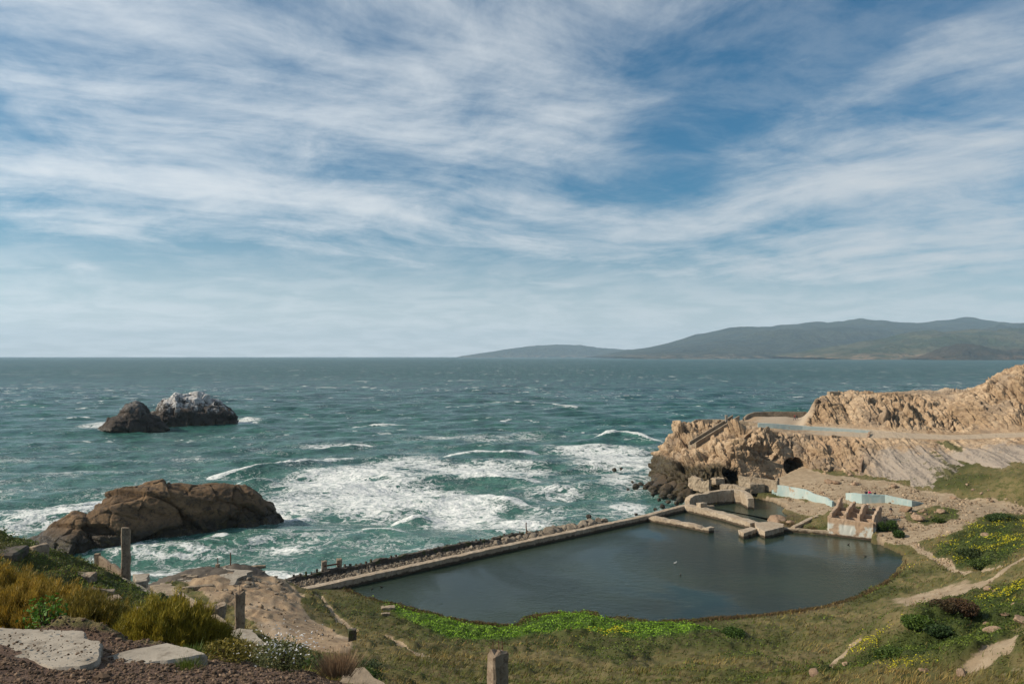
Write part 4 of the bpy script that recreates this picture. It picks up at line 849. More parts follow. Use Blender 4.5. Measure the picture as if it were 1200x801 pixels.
for k, (px, py, r) in enumerate(wets):
    z = -.2 if px < 798 or py > 584 else .8; p = xy(px, py, z)
    if px in (720, 728): boulder('wetrock', p, r, 'dark rock awash in the foam off the point, %s of a close pair' % ('left' if px == 720 else 'right'), None)
    elif px == 690: boulder('wetrock', p, r, 'single reddish-dark rock in the water just off the rubble strip', None)
    else: boulder('wetrock', p, r, 'dark wet boulder in the heap at the foot of the point', 'wet shore boulders under the point', flat=1.1)
named = [(910,612,2.3,'tanrock','big angular tan boulder beside the platform, largest by the pools'),(904,614,1.0,'tanrock','lower boulder leaning against the left of the big angular one'),
 (926,613,1.0,'tanrock','small brown boulder right of the big angular one'),(903,592,.7,'tanrock','lone squarish stone on the little beach behind the pool'),(943,583,.9,'tanrock','upright stone in the rubble under the aqua stepping wall'),
 (963,578,.8,'tanrock','stone on the terrace above the aqua stepping wall'),(972,566,1.5,'tanrock','tan boulder at the foot of the scree, left of three'),(980,567,1.2,'tanrock','tan boulder at the foot of the scree, middle of three'),(1002,568,1.1,'tanrock','tan boulder at the foot of the scree, right of three'),
 (1048,571,1.2,'tanrock','rounded boulder alone on the scree behind the pink coat'),(1117,584,.9,'tanrock','bright stone on the far edge of the dirt track'),(1102,603,1.2,'tanrock','pale boulder on the grassy island in the track'),
 (1075,611,1.6,'tanrock','tan boulder on the near side of the rubble heap by the track'),(1062,598,1.7,'tanrock','reddish boulder at the right end of the graffiti-faded wall'),(1058,607,.7,'tanrock','small stone near the walker in the track'),
 (1154,628,.9,'tanrock','pale pink rock among yellow flowers on the right slope'),(1140,575,.6,'tanrock','small pale stone on the green bank under the cliff'),(1162,588,.6,'tanrock','whitish stone at the lower edge of the green bank')]
for px, py, r, k, lab in named:
    p = gpt(px, py, d0=60); boulder(k, p, r * .8, lab, None, flat=.85)
for px, py, r in [(925,577,.4),(930,580,.35),(936,582,.5),(938,577,.3),(950,583,.4),(956,585,.35),(917,572,.35),(921,584,.3),(947,588,.3),(1068,602,.5),(1085,604,.5),(1090,607,.4),(1096,600,.4),(1079,600,.6),(1072,604,.6),(1083,597,.5),(1133,571,.4),(1150,581,.4),(1158,576,.3),(1025,571,.4),(990,562,.6),(996,556,.7),(985,558,.5),(1009,560,.5),(1000,549,.6),(1006,541,.5)]:
    if px in (990,996,985,1009,1000,1006): p = hl_at(px, py)
    else: p = gpt(px, py, d0=60)
    boulder('tanrock', p, r, 'small loose stone scattered on the terrace and scree', 'loose stones of the terrace')
nearst = [(1068+0,0)]
for px, py, r, lab in [(1158,697,.75,'grey-pink rock, upper left of a pair on the right slope'),(1168,695,.6,'grey-pink rock, right of a pair on the right slope'),(1190,710,.45,'orange stone by the bare orange patch, upper'),(1177,724,.5,'orange stone left of the bare orange patch'),(1163,751,.55,'square tan rock above the bare sandy patch'),(1157,734,.5,'flat pale rock on the lower right slope'),(1083,793,.35,'pale rock among yellow flowers at the bottom right'),(1127,794,.4,'pale flat rock right of the others at the bottom'),(990,784,.35,'flat grey stone near the bottom path'),(1198,738,.9,'upright tan rock at the right border')]:
    boulder('tanrock', gpt(px, py, d0=18), r * .72, lab, None, flat=.7)
slab('terrace_floor', [xy(*q, 5.75) for q in [(205,692),(196,680),(230,672),(262,664.5),(296,668),(276,680),(268,690),(240,697)]], 5.75, .8, M['conc_top'], 'flat pale floor slab on the seaward part of the sandy terrace', seed=101, jit=.15, step=.8)
for k in range(46):
    px = random.gauss(302, 22); py = 690 + (px - 302) * .28 + random.gauss(0, 7); g = gpt(px, py, d0=60)
    if g[2] > 1.2: boulder('riprap', g, random.uniform(.15, .5), 'crumbled stone lying in the rubble of the sandy terrace', 'crumbled stones of the sandy terrace', flat=.7)
for k in range(16):
    a, b = random.uniform(.8, RL - .8), random.uniform(1.2, 8); q = rp(a, b, 3.45); boulder('tanrock', q, random.uniform(.18, .4), 'broken lump of concrete lying between the ribs of the ruin', 'debris between the ribs')
# ------------------------------------------------------------------ posts on the outer edge
for px, pb, pt_, w, lab in [(380,672,656,.75,'left of the two stout concrete posts at the start of the sea wall'),(397.5,668,654,.72,'right of the two stout concrete posts at the start of the sea wall')]:
    p = xy(px, pb, 1.3); block('concrete_post', p, (w, w, (pb - pt_) * p[1] / F), .3, M['post'], lab, 'post', seed=int(px), amp=.05, broken=.25)
a_, b_ = xy(380,662,2.6), xy(397.5,659.5,2.6); wall('cross_rail', [a_, b_], .14, a_[2] - .18, M['rust'], 'thin rusty rail between the two stout concrete posts', 'rail', amp=.03, jag=.03)
def rod(name, base, h, r, matl, label, cat='rod'):
    bm = bmesh.new(); bmesh.ops.create_cone(bm, segments=8, radius1=r, radius2=r * .7, depth=h, cap_ends=True, matrix=Matrix.Translation((0, 0, h / 2)))
    bmesh.ops.subdivide_edges(bm, edges=[e for e in bm.edges if e.calc_length() > h * .5], cuts=6)
    for v in bm.verts: v.co.x += .05 * math.sin(v.co.z * 2.2); v.co.y += .03 * math.cos(v.co.z * 3)
    return tag(bm_obj(name, bm, matl, loc=tuple(base)), label, cat)
rod('iron_rod', gpt(270,666,d0=70), 1.6, .09, M['rust'], 'taller rusty rod at the seaward edge of the sandy terrace'); 
rod('iron_rod', gpt(255,665,d0=70), 1.2, .07, M['rust'], 'shorter rusty rod left of its taller neighbour on the sandy terrace')
bp_ = gpt(255,665,d0=70); block('post_stub', (bp_[0], bp_[1], bp_[2] - .1), (.5,.4,.5), 0, M['post'], 'small concrete foot around the shorter rusty rod', seed=4)
rod('iron_rod', (*off(SW0, 4.6, Lw * .63), 1.0), 2.6, .12, M['rust'], 'single dark stake rising from the rubble strip')
# ------------------------------------------------------------------ foreground concrete
def post(name, px, py, D, w, h, label, seed, sink=.4, rz=.25, rods=3, z=None):
    p = PD(px, py, D); e = empty(name, (p[0], p[1], p[2] - sink), label, 'post', rz=rz)
    link('shaft', rough_box('shaft', (w, w * .9, h + sink), seed=seed, amp=.045, freq=2.4, broken=.35, cut=.22), M['post'], e)
    r = random.Random(seed)
    for k in range(rods):
        bm = bmesh.new(); bmesh.ops.create_cone(bm, segments=6, radius1=.012, radius2=.01, depth=.35, cap_ends=True, matrix=Matrix.Translation((r.uniform(-w, w) * .3, r.uniform(-w, w) * .3, h + sink + .02)) @ Matrix.Rotation(r.uniform(-.5, .5), 4, 'X'))
        bm_obj('reinforcing_bar', bm, M['rust'], e)
    return e
post('ruined_pillar', 147.5, 672, 50, .50, 2.95, 'tallest square pillar, weathered, standing before the surf at left', 5, sink=1.2)
post('ruined_pillar', 281, 736, 38, .44, 1.85, 'dark square pillar with crumbled top on the sandy terrace slab', 9, sink=.6)
p_c = PD(582, 801, 21.3); post('ruined_pillar', 583, 801, 21.3, .46, .93, 'stout broken pillar at the bottom middle, cut by the picture edge', 14, sink=1.8, rz=.5)
bw = empty('broken_frame', tuple(PD(128,668,50.5)), 'broken concrete wall frame left of the tallest pillar', 'wall')
par(wall('upright', [PD(111.8,649,51.5), PD(117,648.5,51.5)], .3, 17.6, M['post'], seed=80, amp=.03, step=.15), bw)
par(wall('panel', [PD(118,651,51.3), PD(124,655,51), PD(131,661,50.6)], .22, 17.5, M['post'], seed=81, amp=.05, step=.15, jag=.1), bw)
par(wall('panel', [PD(132,659,50.6), PD(137,663,50.4), PD(143,671,50.1)], .26, 17.4, M['post'], seed=82, amp=.05, step=.15, jag=.1), bw)
z0 = 18.0
wall('concrete_beam', [PD(138,677,49.5), PD(165,689,48), PD(192,703,46.5)], .55, [16.4,15.6], M['conc_top'], 'thick pale beam running down from the tallest pillar', 'beam', seed=83, amp=.03, jag=.04, step=.2)
wall('concrete_beam', [PD(190,683,62), PD(215,696,56), PD(245,715,48), PD(274,736,41.5)], .32, [10.5,10.5,11.5,13.5], M['conc'], 'long thin kerb-like beam slanting down to the dark square pillar', 'beam', seed=84, amp=.04, jag=.05, step=.25)
slab('concrete_slab', [PZ(*q, 17.1) for q in [(156,672),(176,671),(172,680),(160,681)]], 17.1, .5, M['conc_top'], 'small tilted slab just right of the tallest pillar', seed=85)
slab('concrete_slab', [PZ(*q, 15.6) for q in [(176,686),(200,684),(211,695),(190,700)]], 15.6, .35, M['conc'], 'smooth grey slab between the thick beam and the thin beam', seed=86, tilt=(0, .06))
block('concrete_chunk', PD(252,724,47), (1.1,.9,.8), .4, M['post'], 'dark-sided chunk left of the dark square pillar', seed=87, amp=.12)
block('concrete_chunk', PD(5,684,42), (1.8,1.8,1.8), .15, M['conc_dark'], 'dark massive block on the slope at the left border', seed=88, amp=.06)
for px, py, D, s_, lab in [(100,684,43,(.9,.7,.45),'tan broken chunk beside the golden bush, uppermost'),(118,694,41,(1.2,.8,.4),'broad flat chunk below the uppermost one on the slope'),(132,702,40,(.9,.7,.4),'darker chunk lowest in the rubble left of the thick beam'),(48,665,45,(.8,.4,.8),'small pointed slab behind the golden bush'),(168,715,36,(.6,.5,.3),'grey chunk half sunk in grass between both golden bushes')]:
    g = PD(px, py, D); gz0 = float(gz_at(g[0], g[1])[0]); block('concrete_chunk', (g[0], g[1], gz0 - .2), s_, random.uniform(0, 1), M['post'], lab, seed=int(px), amp=.09, tiltx=random.uniform(-.2, .2), tilty=random.uniform(-.2, .2))
slab('concrete_slab', [PZ(*q, 28.12) for q in [(-25,728),(20,731),(60,731.5),(100,732.5),(103,741),(121,747),(116,768),(95,775),(62,776),(30,766),(-25,760)]], 28.06, .35, M['conc_top'], 'large cracked slab at the left, under the golden bush', seed=90, jit=.012, step=.08)
slab('concrete_slab', [PZ(*q, 27.82) for q in [(122,776),(150,767),(196,758.5),(225,765),(243,772),(215,777),(162,786),(140,783)]], 27.90, .4, M['conc_top'], 'narrow pale slab below the round golden bush', seed=91, jit=.012, step=.08)
slab('concrete_slab', [PZ(*q, 19.3) for q in [(254,742),(281,735),(296,737),(312,753),(304,762),(258,773)]], 19.3, 1.0, M['conc_top'], 'broad grey slab at the foot of the dark square pillar', seed=92, jit=.05)
slab('concrete_slab', [PZ(*q, 26.2) for q in [(405,786),(425,783),(460,803),(400,806),(395,797)]], 26.2, .8, M['conc'], 'brown slab corner near the dry grass tuft at the bottom', seed=93, jit=.03, tilt=(0, .1))
for px, py, w_, lab in [(455,714,1.6,'flat dark stone lying by the sandy trail'),(452,720,1.0,'smaller dark stone below the flat one by the trail')]:
    g = gpt(px - 0, py, d0=56); block('flat_stone', (g[0], g[1], g[2] - .05), (w_, w_ * .6, .35), .2, M['conc'], lab, 'stone', seed=int(px), amp=.08)
g = gpt(413,752,d0=50); block('square_stub', (g[0], g[1], g[2] - .1), (.7,.6,1.2), .2, M['conc_dark'], 'short dark stub at the edge of the sandy terrace', 'stub', seed=97, amp=.06)
g = gpt(955,799,d0=20); boulder('tanrock', g, .4, 'pinkish rock at the bottom edge, below the grassy slope', None, flat=.6)
for px, py, s_ in [(232,690,(3.2,.5,.35)),(300,672,(2.4,.6,.4)),(218,676,(1.2,.5,.25)),(225,677,(1.2,.5,.25))]:
    g = gpt(px, py, d0=60); block('stone_ledge', (g[0], g[1], g[2] - .1), s_, random.uniform(.1, .4), M['conc'], {232:'long low ledge across the sandy terrace',300:'low ledge near the iron rods',218:'left of two small parallel kerb pieces on the terrace',225:'right of two small parallel kerb pieces on the terrace'}[px], 'ledge', seed=int(px), amp=.08)
# ------------------------------------------------------------------ people
SK = mat_plain('skin', (.42, .25, .18), .6, .1); HA = mat_plain('hair', (.03, .02, .015), .7)
CL = {}
def cloth(n, c):
    if n not in CL: CL[n] = mat_plain(n + '_cloth', c, .9, .15, 30)
    return CL[n]
def skin_mesh(name, J, E, R, root=0, sub=1):
    me = bpy.data.meshes.new(name + '_s'); me.from_pydata([tuple(p) for p in J], E, []); o = bpy.data.objects.new(name + '_s', me); COL.objects.link(o)
    md = o.modifiers.new('s', 'SKIN'); 
    sv = me.skin_vertices[0].data
    for k, r in enumerate(R): sv[k].radius = (r, r) if not isinstance(r, tuple) else r
    sv[root].use_root = True; md.use_smooth_shade = True; s2 = o.modifiers.new('u', 'SUBSURF'); s2.levels = sub; s2.render_levels = sub
    dg = bpy.context.evaluated_depsgraph_get(); dg.update(); out = bpy.data.meshes.new_from_object(o.evaluated_get(dg)); bpy.data.objects.remove(o); out.name = name; return out
def person(loc, rz, label, pose='stand', top=('dark', (.02, .022, .03)), legs=('navy', (.03, .035, .06)), scale=1.0, group=None, hairc=None):
    e = empty('person', tuple(loc), label, 'person', group, rz); e.scale = (scale,) * 3
    if pose == 'sit':
        hip = .16; J = {'pel': (0, 0, hip), 'che': (0, .04, hip + .33), 'neck': (0, 0, hip + .53), 'head': (0, -.03, hip + .68), 'crown': (0, -.03, hip + .80)}
        for s, n in ((-1, 'l'), (1, 'r')):
            J.update({n + 'hip': (s * .1, -.02, hip), n + 'kn': (s * .13, -.36, hip + .28), n + 'an': (s * .12, -.55, .07), n + 'toe': (s * .13, -.72, .04), n + 'sh': (s * .19, .02, hip + .46), n + 'el': (s * .25, -.12, hip + .24), n + 'wr': (s * .12, -.30, hip + .30), n + 'ha': (s * .08, -.37, hip + .30)})
    else:
        w = .22 if pose == 'walk' else .03
        J = {'pel': (0, 0, .93), 'che': (0, .02, 1.25), 'neck': (0, 0, 1.47), 'head': (0, -.03, 1.60), 'crown': (0, -.02, 1.72)}
        for s, n in ((-1, 'l'), (1, 'r')):
            f_ = s * w; J.update({n + 'hip': (s * .1, 0, .90), n + 'kn': (s * .11, -f_ * .7 - .02, .49), n + 'an': (s * .11, -f_ * 1.2 + (.12 if f_ < 0 else 0), .08), n + 'toe': (s * .13, -f_ * 1.2 - .17, .035), n + 'sh': (s * .2, .02, 1.40), n + 'el': (s * .26, f_ * .6 + .03, 1.12), n + 'wr': (s * .25, f_ * 1.1 - .08, .87), n + 'ha': (s * .24, f_ * 1.2 - .11, .78)})
    Rr = {'pel': (.14, .1), 'che': (.15, .105), 'neck': .055, 'head': (.085, .1), 'crown': (.065, .075), 'hip': .085, 'kn': .055, 'an': .038, 'toe': .035, 'sh': .06, 'el': .04, 'wr': .027, 'ha': .035}
    def build(nm, keys, edges, grow, matl, parent):
        R = []
        for k in keys:
            r = Rr.get(k, Rr.get(k[1:])); R.append(tuple(q + grow for q in r) if isinstance(r, tuple) else r + grow)
        o = link(nm, skin_mesh(nm, [J[k] for k in keys], [(keys.index(a), keys.index(b)) for a, b in edges], R), matl, parent); return o
    allk = list(J); ed = [('pel', 'che'), ('che', 'neck'), ('neck', 'head'), ('head', 'crown')]
    for n in 'lr': ed += [('pel', n + 'hip'), (n + 'hip', n + 'kn'), (n + 'kn', n + 'an'), (n + 'an', n + 'toe'), ('che', n + 'sh'), (n + 'sh', n + 'el'), (n + 'el', n + 'wr'), (n + 'wr', n + 'ha')]
    build('body', allk, ed, 0, SK, e)
    build('jacket', ['pel', 'che', 'lsh', 'rsh', 'lel', 'rel', 'lwr', 'rwr'], [('pel', 'che'), ('che', 'lsh'), ('che', 'rsh'), ('lsh', 'lel'), ('rsh', 'rel'), ('lel', 'lwr'), ('rel', 'rwr')], .022, cloth(*top), e)
    build('trousers', ['pel', 'lhip', 'rhip', 'lkn', 'rkn', 'lan', 'ran'], [('pel', 'lhip'), ('pel', 'rhip'), ('lhip', 'lkn'), ('rhip', 'rkn'), ('lkn', 'lan'), ('rkn', 'ran')], .016, cloth(*legs), e)
    for n in 'lr': build('shoe', [n + 'an', n + 'toe'], [(n + 'an', n + 'toe')], .014, cloth('black', (.02, .02, .02)), e)
    bm = bmesh.new(); h = Vector(J['head']); bmesh.ops.create_icosphere(bm, subdivisions=2, radius=.125, matrix=Matrix.Translation(h + Vector((0, .025, .055))) @ Matrix.Diagonal((.86, 1, 1, 1)))
    bmesh.ops.delete(bm, geom=[v for v in bm.verts if v.co.z < h.z + .03 and v.co.y < h.y + .02], context='VERTS'); bm_obj('hair', bm, hairc or HA, e, True)
    return e
def on_head(px, py, D): p = hl_at(px, py); return p
dk = ('dark', (.02, .022, .03)); red = ('red', (.25, .03, .03)); pink = ('pink', (.80, .03, .18)); white = ('white', (.6, .62, .62))
def plat_z(x, y):
    P = HV2.reshape(-1, 3); m = (np.hypot(P[:, 0] - x, P[:, 1] - y) < 1.2); return float(np.median(P[m, 2])) if m.any() else 14.3
for px, D, rz, lab, tp, ps in [(930.8,222,.5,'person in a red top, left of the couple on the headland platform',red,'walk'),(933.2,222.5,.8,'person in dark clothes, right of the couple on the headland platform',dk,'walk'),(870.5,214,1.2,'person in dark clothes at the top of the long stairway',dk,'stand')]:
    x = (px - 600) / F * D; person((x, D, plat_z(x, D) + .02), rz, lab, ps, tp)
def pz(px, py, D=None):
    p = G(px, py, d0=60); return (p[0], p[1], float(gz_at(p[0], p[1])[0]))
wl = xy(1018,577.5,5.0)
for px, D, rz, lab, tp, ps, zz_ in [(1013.5,158.5,-.3,'person in dark clothes sitting left of the pink coat behind the aqua wall',dk,'sit',None),(1017.5,158.3,.2,'person in a bright pink coat sitting behind the aqua wall',pink,'sit',None),(1024,158.6,.4,'person in dark clothes standing right of the pink coat',dk,'stand',None)]:
    x = (px - 600) / F * D; zg = float(gz_at(x, D)[0]); zz_ = zg if ps == 'stand' else max(zg, 4.55)
    if ps == 'sit': block('low_stone', (x, D, zg - .1), (.8, .7, zz_ - zg + .1), 0, M['tanrock'], 'low stone under the %s sitter behind the aqua wall' % ('left' if px < 1015 else 'pink-coated'), 'stone', seed=int(px))
    person((x, D, zz_), rz, lab, ps, tp)
person(pz(1044,604), 1.4, 'person in black walking on the track right of the ribbed ruin', 'walk', dk, ('tan', (.28, .19, .13)))
q1, q2 = rp(4.6, 9.9, 0), rp(5.6, 10.0, 0)
for q, lab, tp in ((q1, 'person in a pale top standing behind the ribbed ruin', white), (q2, 'person in dark clothes standing behind the ribbed ruin', dk)):
    person((q[0], q[1], float(gz_at(q[0], q[1])[0]) + .02), 2.5, lab, 'stand', tp, scale=1.0)
# ------------------------------------------------------------------ water birds
def duck(px, py, c, label, rz, group=None):
    p = xy(px, py, POOL_Z - .03); e = empty('water_bird', tuple(p), label, 'bird', group, rz); m_ = mat_plain('feathers_' + ('pale' if c[0] > .4 else 'dark'), c, .8)
    J = [(-.20,0,.13),(-.08,0,.10),(.08,0,.10),(.17,0,.17),(.20,0,.27),(.25,0,.30),(.33,0,.285)]; R = [.025,.085,.095,.05,.035,.045,.012]
    link('body', skin_mesh('body', J, [(k, k + 1) for k in range(6)], R, 1, 2), m_, e); return e
duck(791,660,(.75,.74,.72),'white bird floating mid pool',.4); duck(797,674,(.06,.05,.04),'small dark duck below the white bird',1.0)
for px, py, lab in [(436,690,'dark duck near the reedy left corner of the pool, leftmost'),(447,688,'dark duck near the left corner, right of its mate'),(994,638,'brown duck close to the ribbed ruin'),(1014,652,'brown duck off the right bank, upper'),(1040,687,'pale bird at the right bank by the grass')]: duck(px, py, (.05,.04,.03) if 'pale' not in lab else (.6,.6,.58), lab, random.uniform(0, 6))
# ------------------------------------------------------------------ vegetation
def tri_mesh(name, base, up, side, tip_w=0.0):
    """blades: base (N,3), up vector (N,3), half-width vector (N,3)"""
    n = len(base); V = np.concatenate([base - side, base + side, base + up * .6 + side * .6, base + up * .6 - side * .6, base + up], 0)
    i = np.arange(n); F4 = np.concatenate([np.stack([i, i + n, i + 2 * n, i + 3 * n], 1), np.stack([i + 3 * n, i + 2 * n, i + 4 * n, i + 4 * n], 1)])
    me = bpy.data.meshes.new(name); me.vertices.add(5 * n); me.vertices.foreach_set('co', V.astype(np.float32).ravel())
    li = np.concatenate([np.stack([i, i + n, i + 2 * n, i + 3 * n], 1).ravel(), np.stack([i + 3 * n, i + 2 * n, i + 4 * n], 1).ravel()]).astype(np.int32)
    me.loops.add(len(li)); me.loops.foreach_set('vertex_index', li); me.polygons.add(2 * n)
    me.polygons.foreach_set('loop_start', np.concatenate([np.arange(n) * 4, 4 * n + np.arange(n) * 3]).astype(np.int32)); me.update(calc_edges=True); return me
def blades(name, base, up, width, col, matl, parent=None, r=RNG):
    n = len(base); a = r.uniform(0, 2 * np.pi, n); side = np.stack([np.cos(a), np.sin(a), 0 * a], 1); side -= (side * up).sum(1, keepdims=True) * up / ((up ** 2).sum(1, keepdims=True) + 1e-9)
    side *= (width / 2)[:, None]; me = tri_mesh(name, base, up, side); attr3(me, 'col', np.tile(col, (5, 1))); return link(name, me, matl, parent)
def leaves(name, c, size, col, matl, parent=None, r=RNG, flat=.5):
    n = len(c); u = r.normal(size=(n, 3)); u[:, 2] *= flat; u /= np.linalg.norm(u, axis=1, keepdims=True); w = r.normal(size=(n, 3)); w[:, 2] *= flat
    w -= (w * u).sum(1, keepdims=True) * u; w /= np.linalg.norm(w, axis=1, keepdims=True) + 1e-9; s = size[:, None]
    V = np.concatenate([c - u * s, c + w * s * .55, c + u * s, c - w * s * .55], 0); i = np.arange(n)
    me = fast_mesh(name, V, np.stack([i, i + n, i + 2 * n, i + 3 * n], 1), False); attr3(me, 'col', np.tile(col, (4, 1))); return link(name, me, matl, parent)
def pick(n, w, jit=1.0):
    w = w.ravel(); w = w / w.sum(); k = RNG.choice(len(w), n, p=w); i, j = k // NV, k % NV
    i = np.clip(i, 0, NU - 2); j = np.clip(j, 0, NV - 2); a = RNG.random(n); b = RNG.random(n)
    X_ = gx[i, j] * (1 - a) + gx[i + 1, j] * a; Y_ = gy[i, j] * (1 - b) + gy[i, j + 1] * b; Zz = gz_at(X_, Y_)
    X_ += (gx[i, j + 1] - gx[i, j]) * b
    return X_, Y_, gz_at(X_, Y_), g_dirt[i, j], g_lush[i, j]
under = 1.0 - sstep(-.2, .8, poly_sd(gx, gy, [(*p[:2],) for p in POOL])) ; landw = (gh > POOL_Z + .08) * ((gy > 13.5) | (gx > -1)) * (gy > 9) * (gy < 175) * (np.abs(gx) < .70 * gy + 6)
landw = landw * (((gx - SW0[0]) * nrm[0] + (gy - SW0[1]) * nrm[1] < -1) | (gy < 96))
for poly, top in (([PZ(*q, 28.1) for q in [(-40,728),(122,728),(122,790),(-40,790)]], 0),):
    landw = landw * (poly_sd(gx, gy, poly) < .1)
scr = np.maximum(1.0, 90 / np.maximum(gy, 10)) ** 1.0                     # nearer cells show larger
veg = (1 - g_dirt) ** 2 * (1 - g_grav) * landw
base_c = (1 - g_lush)
def vcol(n, a, b_, t_, var=.25):
    a, b_ = np.array(a), np.array(b_); c = a + (b_ - a) * np.clip(t_, 0, 1)[:, None]; return np.clip(c * (1 + RNG.normal(0, var, (n, 1))), .003, 1)
# dry grass
stripg = sstep(-1, .5, poly_sd(gx, gy, LUSH[0])); n = 330000; x, y, z, dd, ll = pick(n, veg * (base_c * 1.0 + .12) * (1 - .93 * stripg) * scr)
cl1 = fbm(x * .35, y * .45, octv=3, seed=90); cl2 = fbm(x * .09, y * .12, octv=3, seed=91)
keep = (cl1 + RNG.normal(0, .35, n)) > -.35; x, y, z, cl1, cl2 = [q[keep] for q in (x, y, z, cl1, cl2)]; n = len(x)
hh = (.20 + .22 * np.clip(cl1 + .4, 0, 1.2)) * RNG.uniform(.6, 1.3, n) * np.clip(y / 60, .75, 1.05); up = np.stack([hh * RNG.normal(.45, .35, n), hh * RNG.normal(-.1, .35, n), hh], 1)
tcol = cl2 * 1.7 + .36 + cl1 * .5 + RNG.normal(0, .15, n); col = vcol(n, (.090, .105, .018), (.26, .185, .062), tcol); o_ = (RNG.random(n) < .12); col[o_] = np.array([.11, .055, .025]) * RNG.uniform(.6, 1.3, (o_.sum(), 1))
o = blades('dry_grass', np.stack([x, y, z - .03], 1), up, np.clip(.0009 * y, .018, .12) * RNG.uniform(.6, 1.4, n), col, M['leaf']); tag(o, 'tawny and olive grass over the slope around the pool', 'grass', kind='stuff')
# lush leafy cover
n = 400000; x, y, z, dd, ll = pick(n, veg * (g_lush ** 1.5 + .6 * stripg) * scr)
cl1 = fbm(x * .8, y * 1.0, octv=3, seed=95); strip = sstep(-1, .5, poly_sd(x, y, LUSH[0])); hh = np.abs(cl1) * .55 + .05
s_ = np.clip(.0011 * y, .03, .12) * RNG.uniform(.6, 1.5, n); t_ = .45 + cl1 * .8 + strip * .35 + RNG.normal(0, .2, n)
col = vcol(n, (.028, .048, .010), (.145, .195, .026), t_); col *= 1 + strip[:, None] * sstep(34, 22, x)[:, None] * np.array([.4, .8, 0]); dkp = .6 * sstep(.15, .35, fbm(x * .12, y * .16, octv=3, seed=97)) * (1 - strip); col *= (1 - .45 * dkp)[:, None]
ol = sstep(.05, .3, fbm(x * .16 + 9, y * .2, octv=3, seed=98)) * (1 - strip); col = col * (1 - ol[:, None]) + np.array([.085, .085, .02]) * ol[:, None] * RNG.uniform(.6, 1.3, (n, 1))
o = leaves('ground_cover', np.stack([x, y, z + hh * RNG.random(n) + .02], 1), s_, col, M['leaf'], flat=.6); tag(o, 'low leafy green plants along the pool bank and slopes', 'ground cover', kind='stuff')
# yellow blossom
yw = np.zeros_like(gx)
for c, r in YEL: yw = np.maximum(yw, np.exp(-((gx - c[0]) ** 2 + ((gy - c[1])) ** 2) / (r * r)))
n = 3600; x, y, z, dd, ll = pick(n, yw * veg * (fbm(gx * .5, gy * .5, octv=3, seed=99) > .12) + 1e-12)
o = leaves('yellow_blossom', np.stack([x, y, z + RNG.uniform(.25, .6, n)], 1), np.clip(.0013 * y, .035, .12) * RNG.uniform(.6, 1.2, n), vcol(n, (.42, .36, .01), (.60, .54, .03), RNG.random(n), .1), M['petal'], flat=.3); tag(o, 'bright yellow blossom scattered over the right slope and bank', 'flowers', kind='stuff')
# pebbles on the near ledge
n = 16000; x = RNG.uniform(-9.5, 1.5, n); y = RNG.uniform(9.0, 13.2, n); x = x * y / 11
z = gz_at(x, y); on = [PZ(*q, 28.12) for q in [(-25,728),(100,731),(121,747),(116,768),(62,776),(-25,760)]]; ins = poly_sd(x, y, on) > 0; k = ~(ins & (RNG.random(n) > sstep(11.6, 10.6, y + fbm(x * 1.5, y * 1.5, octv=2, seed=88) * .5) * .55 + .015)); x, y, z, ins = x[k], y[k], z[k], ins[k]; z = np.where(ins, 28.14, z); n = len(x)
ico = bmesh.new(); bmesh.ops.create_icosphere(ico, subdivisions=1, radius=1); iv = np.array([v.co for v in ico.verts]); ifc = np.array([[v.index for v in f.verts] for f in ico.faces]); ico.free()
sz_ = (RNG.gamma(2.2, .0055, n) + .007) * np.where(ins, .6, 1); sc3 = sz_[:, None] * RNG.uniform(.6, 1.2, (n, 3)) * np.array([1, 1, .7]); V = iv[None] * sc3[:, None] * RNG.uniform(.8, 1.2, (n, 12, 1)) + np.stack([x, y, z + sz_ * .2], 1)[:, None]
me = fast_mesh('gravel', V.reshape(-1, 3), (ifc[None] + (np.arange(n) * 12)[:, None, None]).reshape(-1, 3), False); attr3(me, 'col', np.repeat(vcol(n, (.055, .038, .026), (.18, .125, .085), RNG.random(n)), 12, 0))
mg, tg_, bg_ = mat('pebble', .95, .1); setc(tg_, bg_, tg_.at('col', 'Color')); tag(link('gravel', me, mg), 'loose reddish-brown gravel on the near ledge', 'gravel', kind='stuff')
# reeds and mud-line growth round the pool
shp = (landw > 0) * np.exp(-((poly_sd(gx, gy, POOL) + .7) / .7) ** 2) * (gh < POOL_Z + .6); n = 26000; x, y, z, dd, ll = pick(n, shp + 1e-12); hh = RNG.uniform(.15, .5, n) * (.4 + .9 * np.abs(fbm(x * .3, y * .3, octv=3, seed=144)))
o = blades('reeds', np.stack([x, y, z - .05], 1), np.stack([hh * RNG.normal(.2, .3, n), hh * RNG.normal(0, .3, n), hh], 1), RNG.uniform(.05, .11, n), vcol(n, (.05, .045, .018), (.16, .10, .045), RNG.random(n)), M['leaf']); tag(o, 'ragged brownish reeds along the waterline of the pool', 'reeds', kind='stuff')
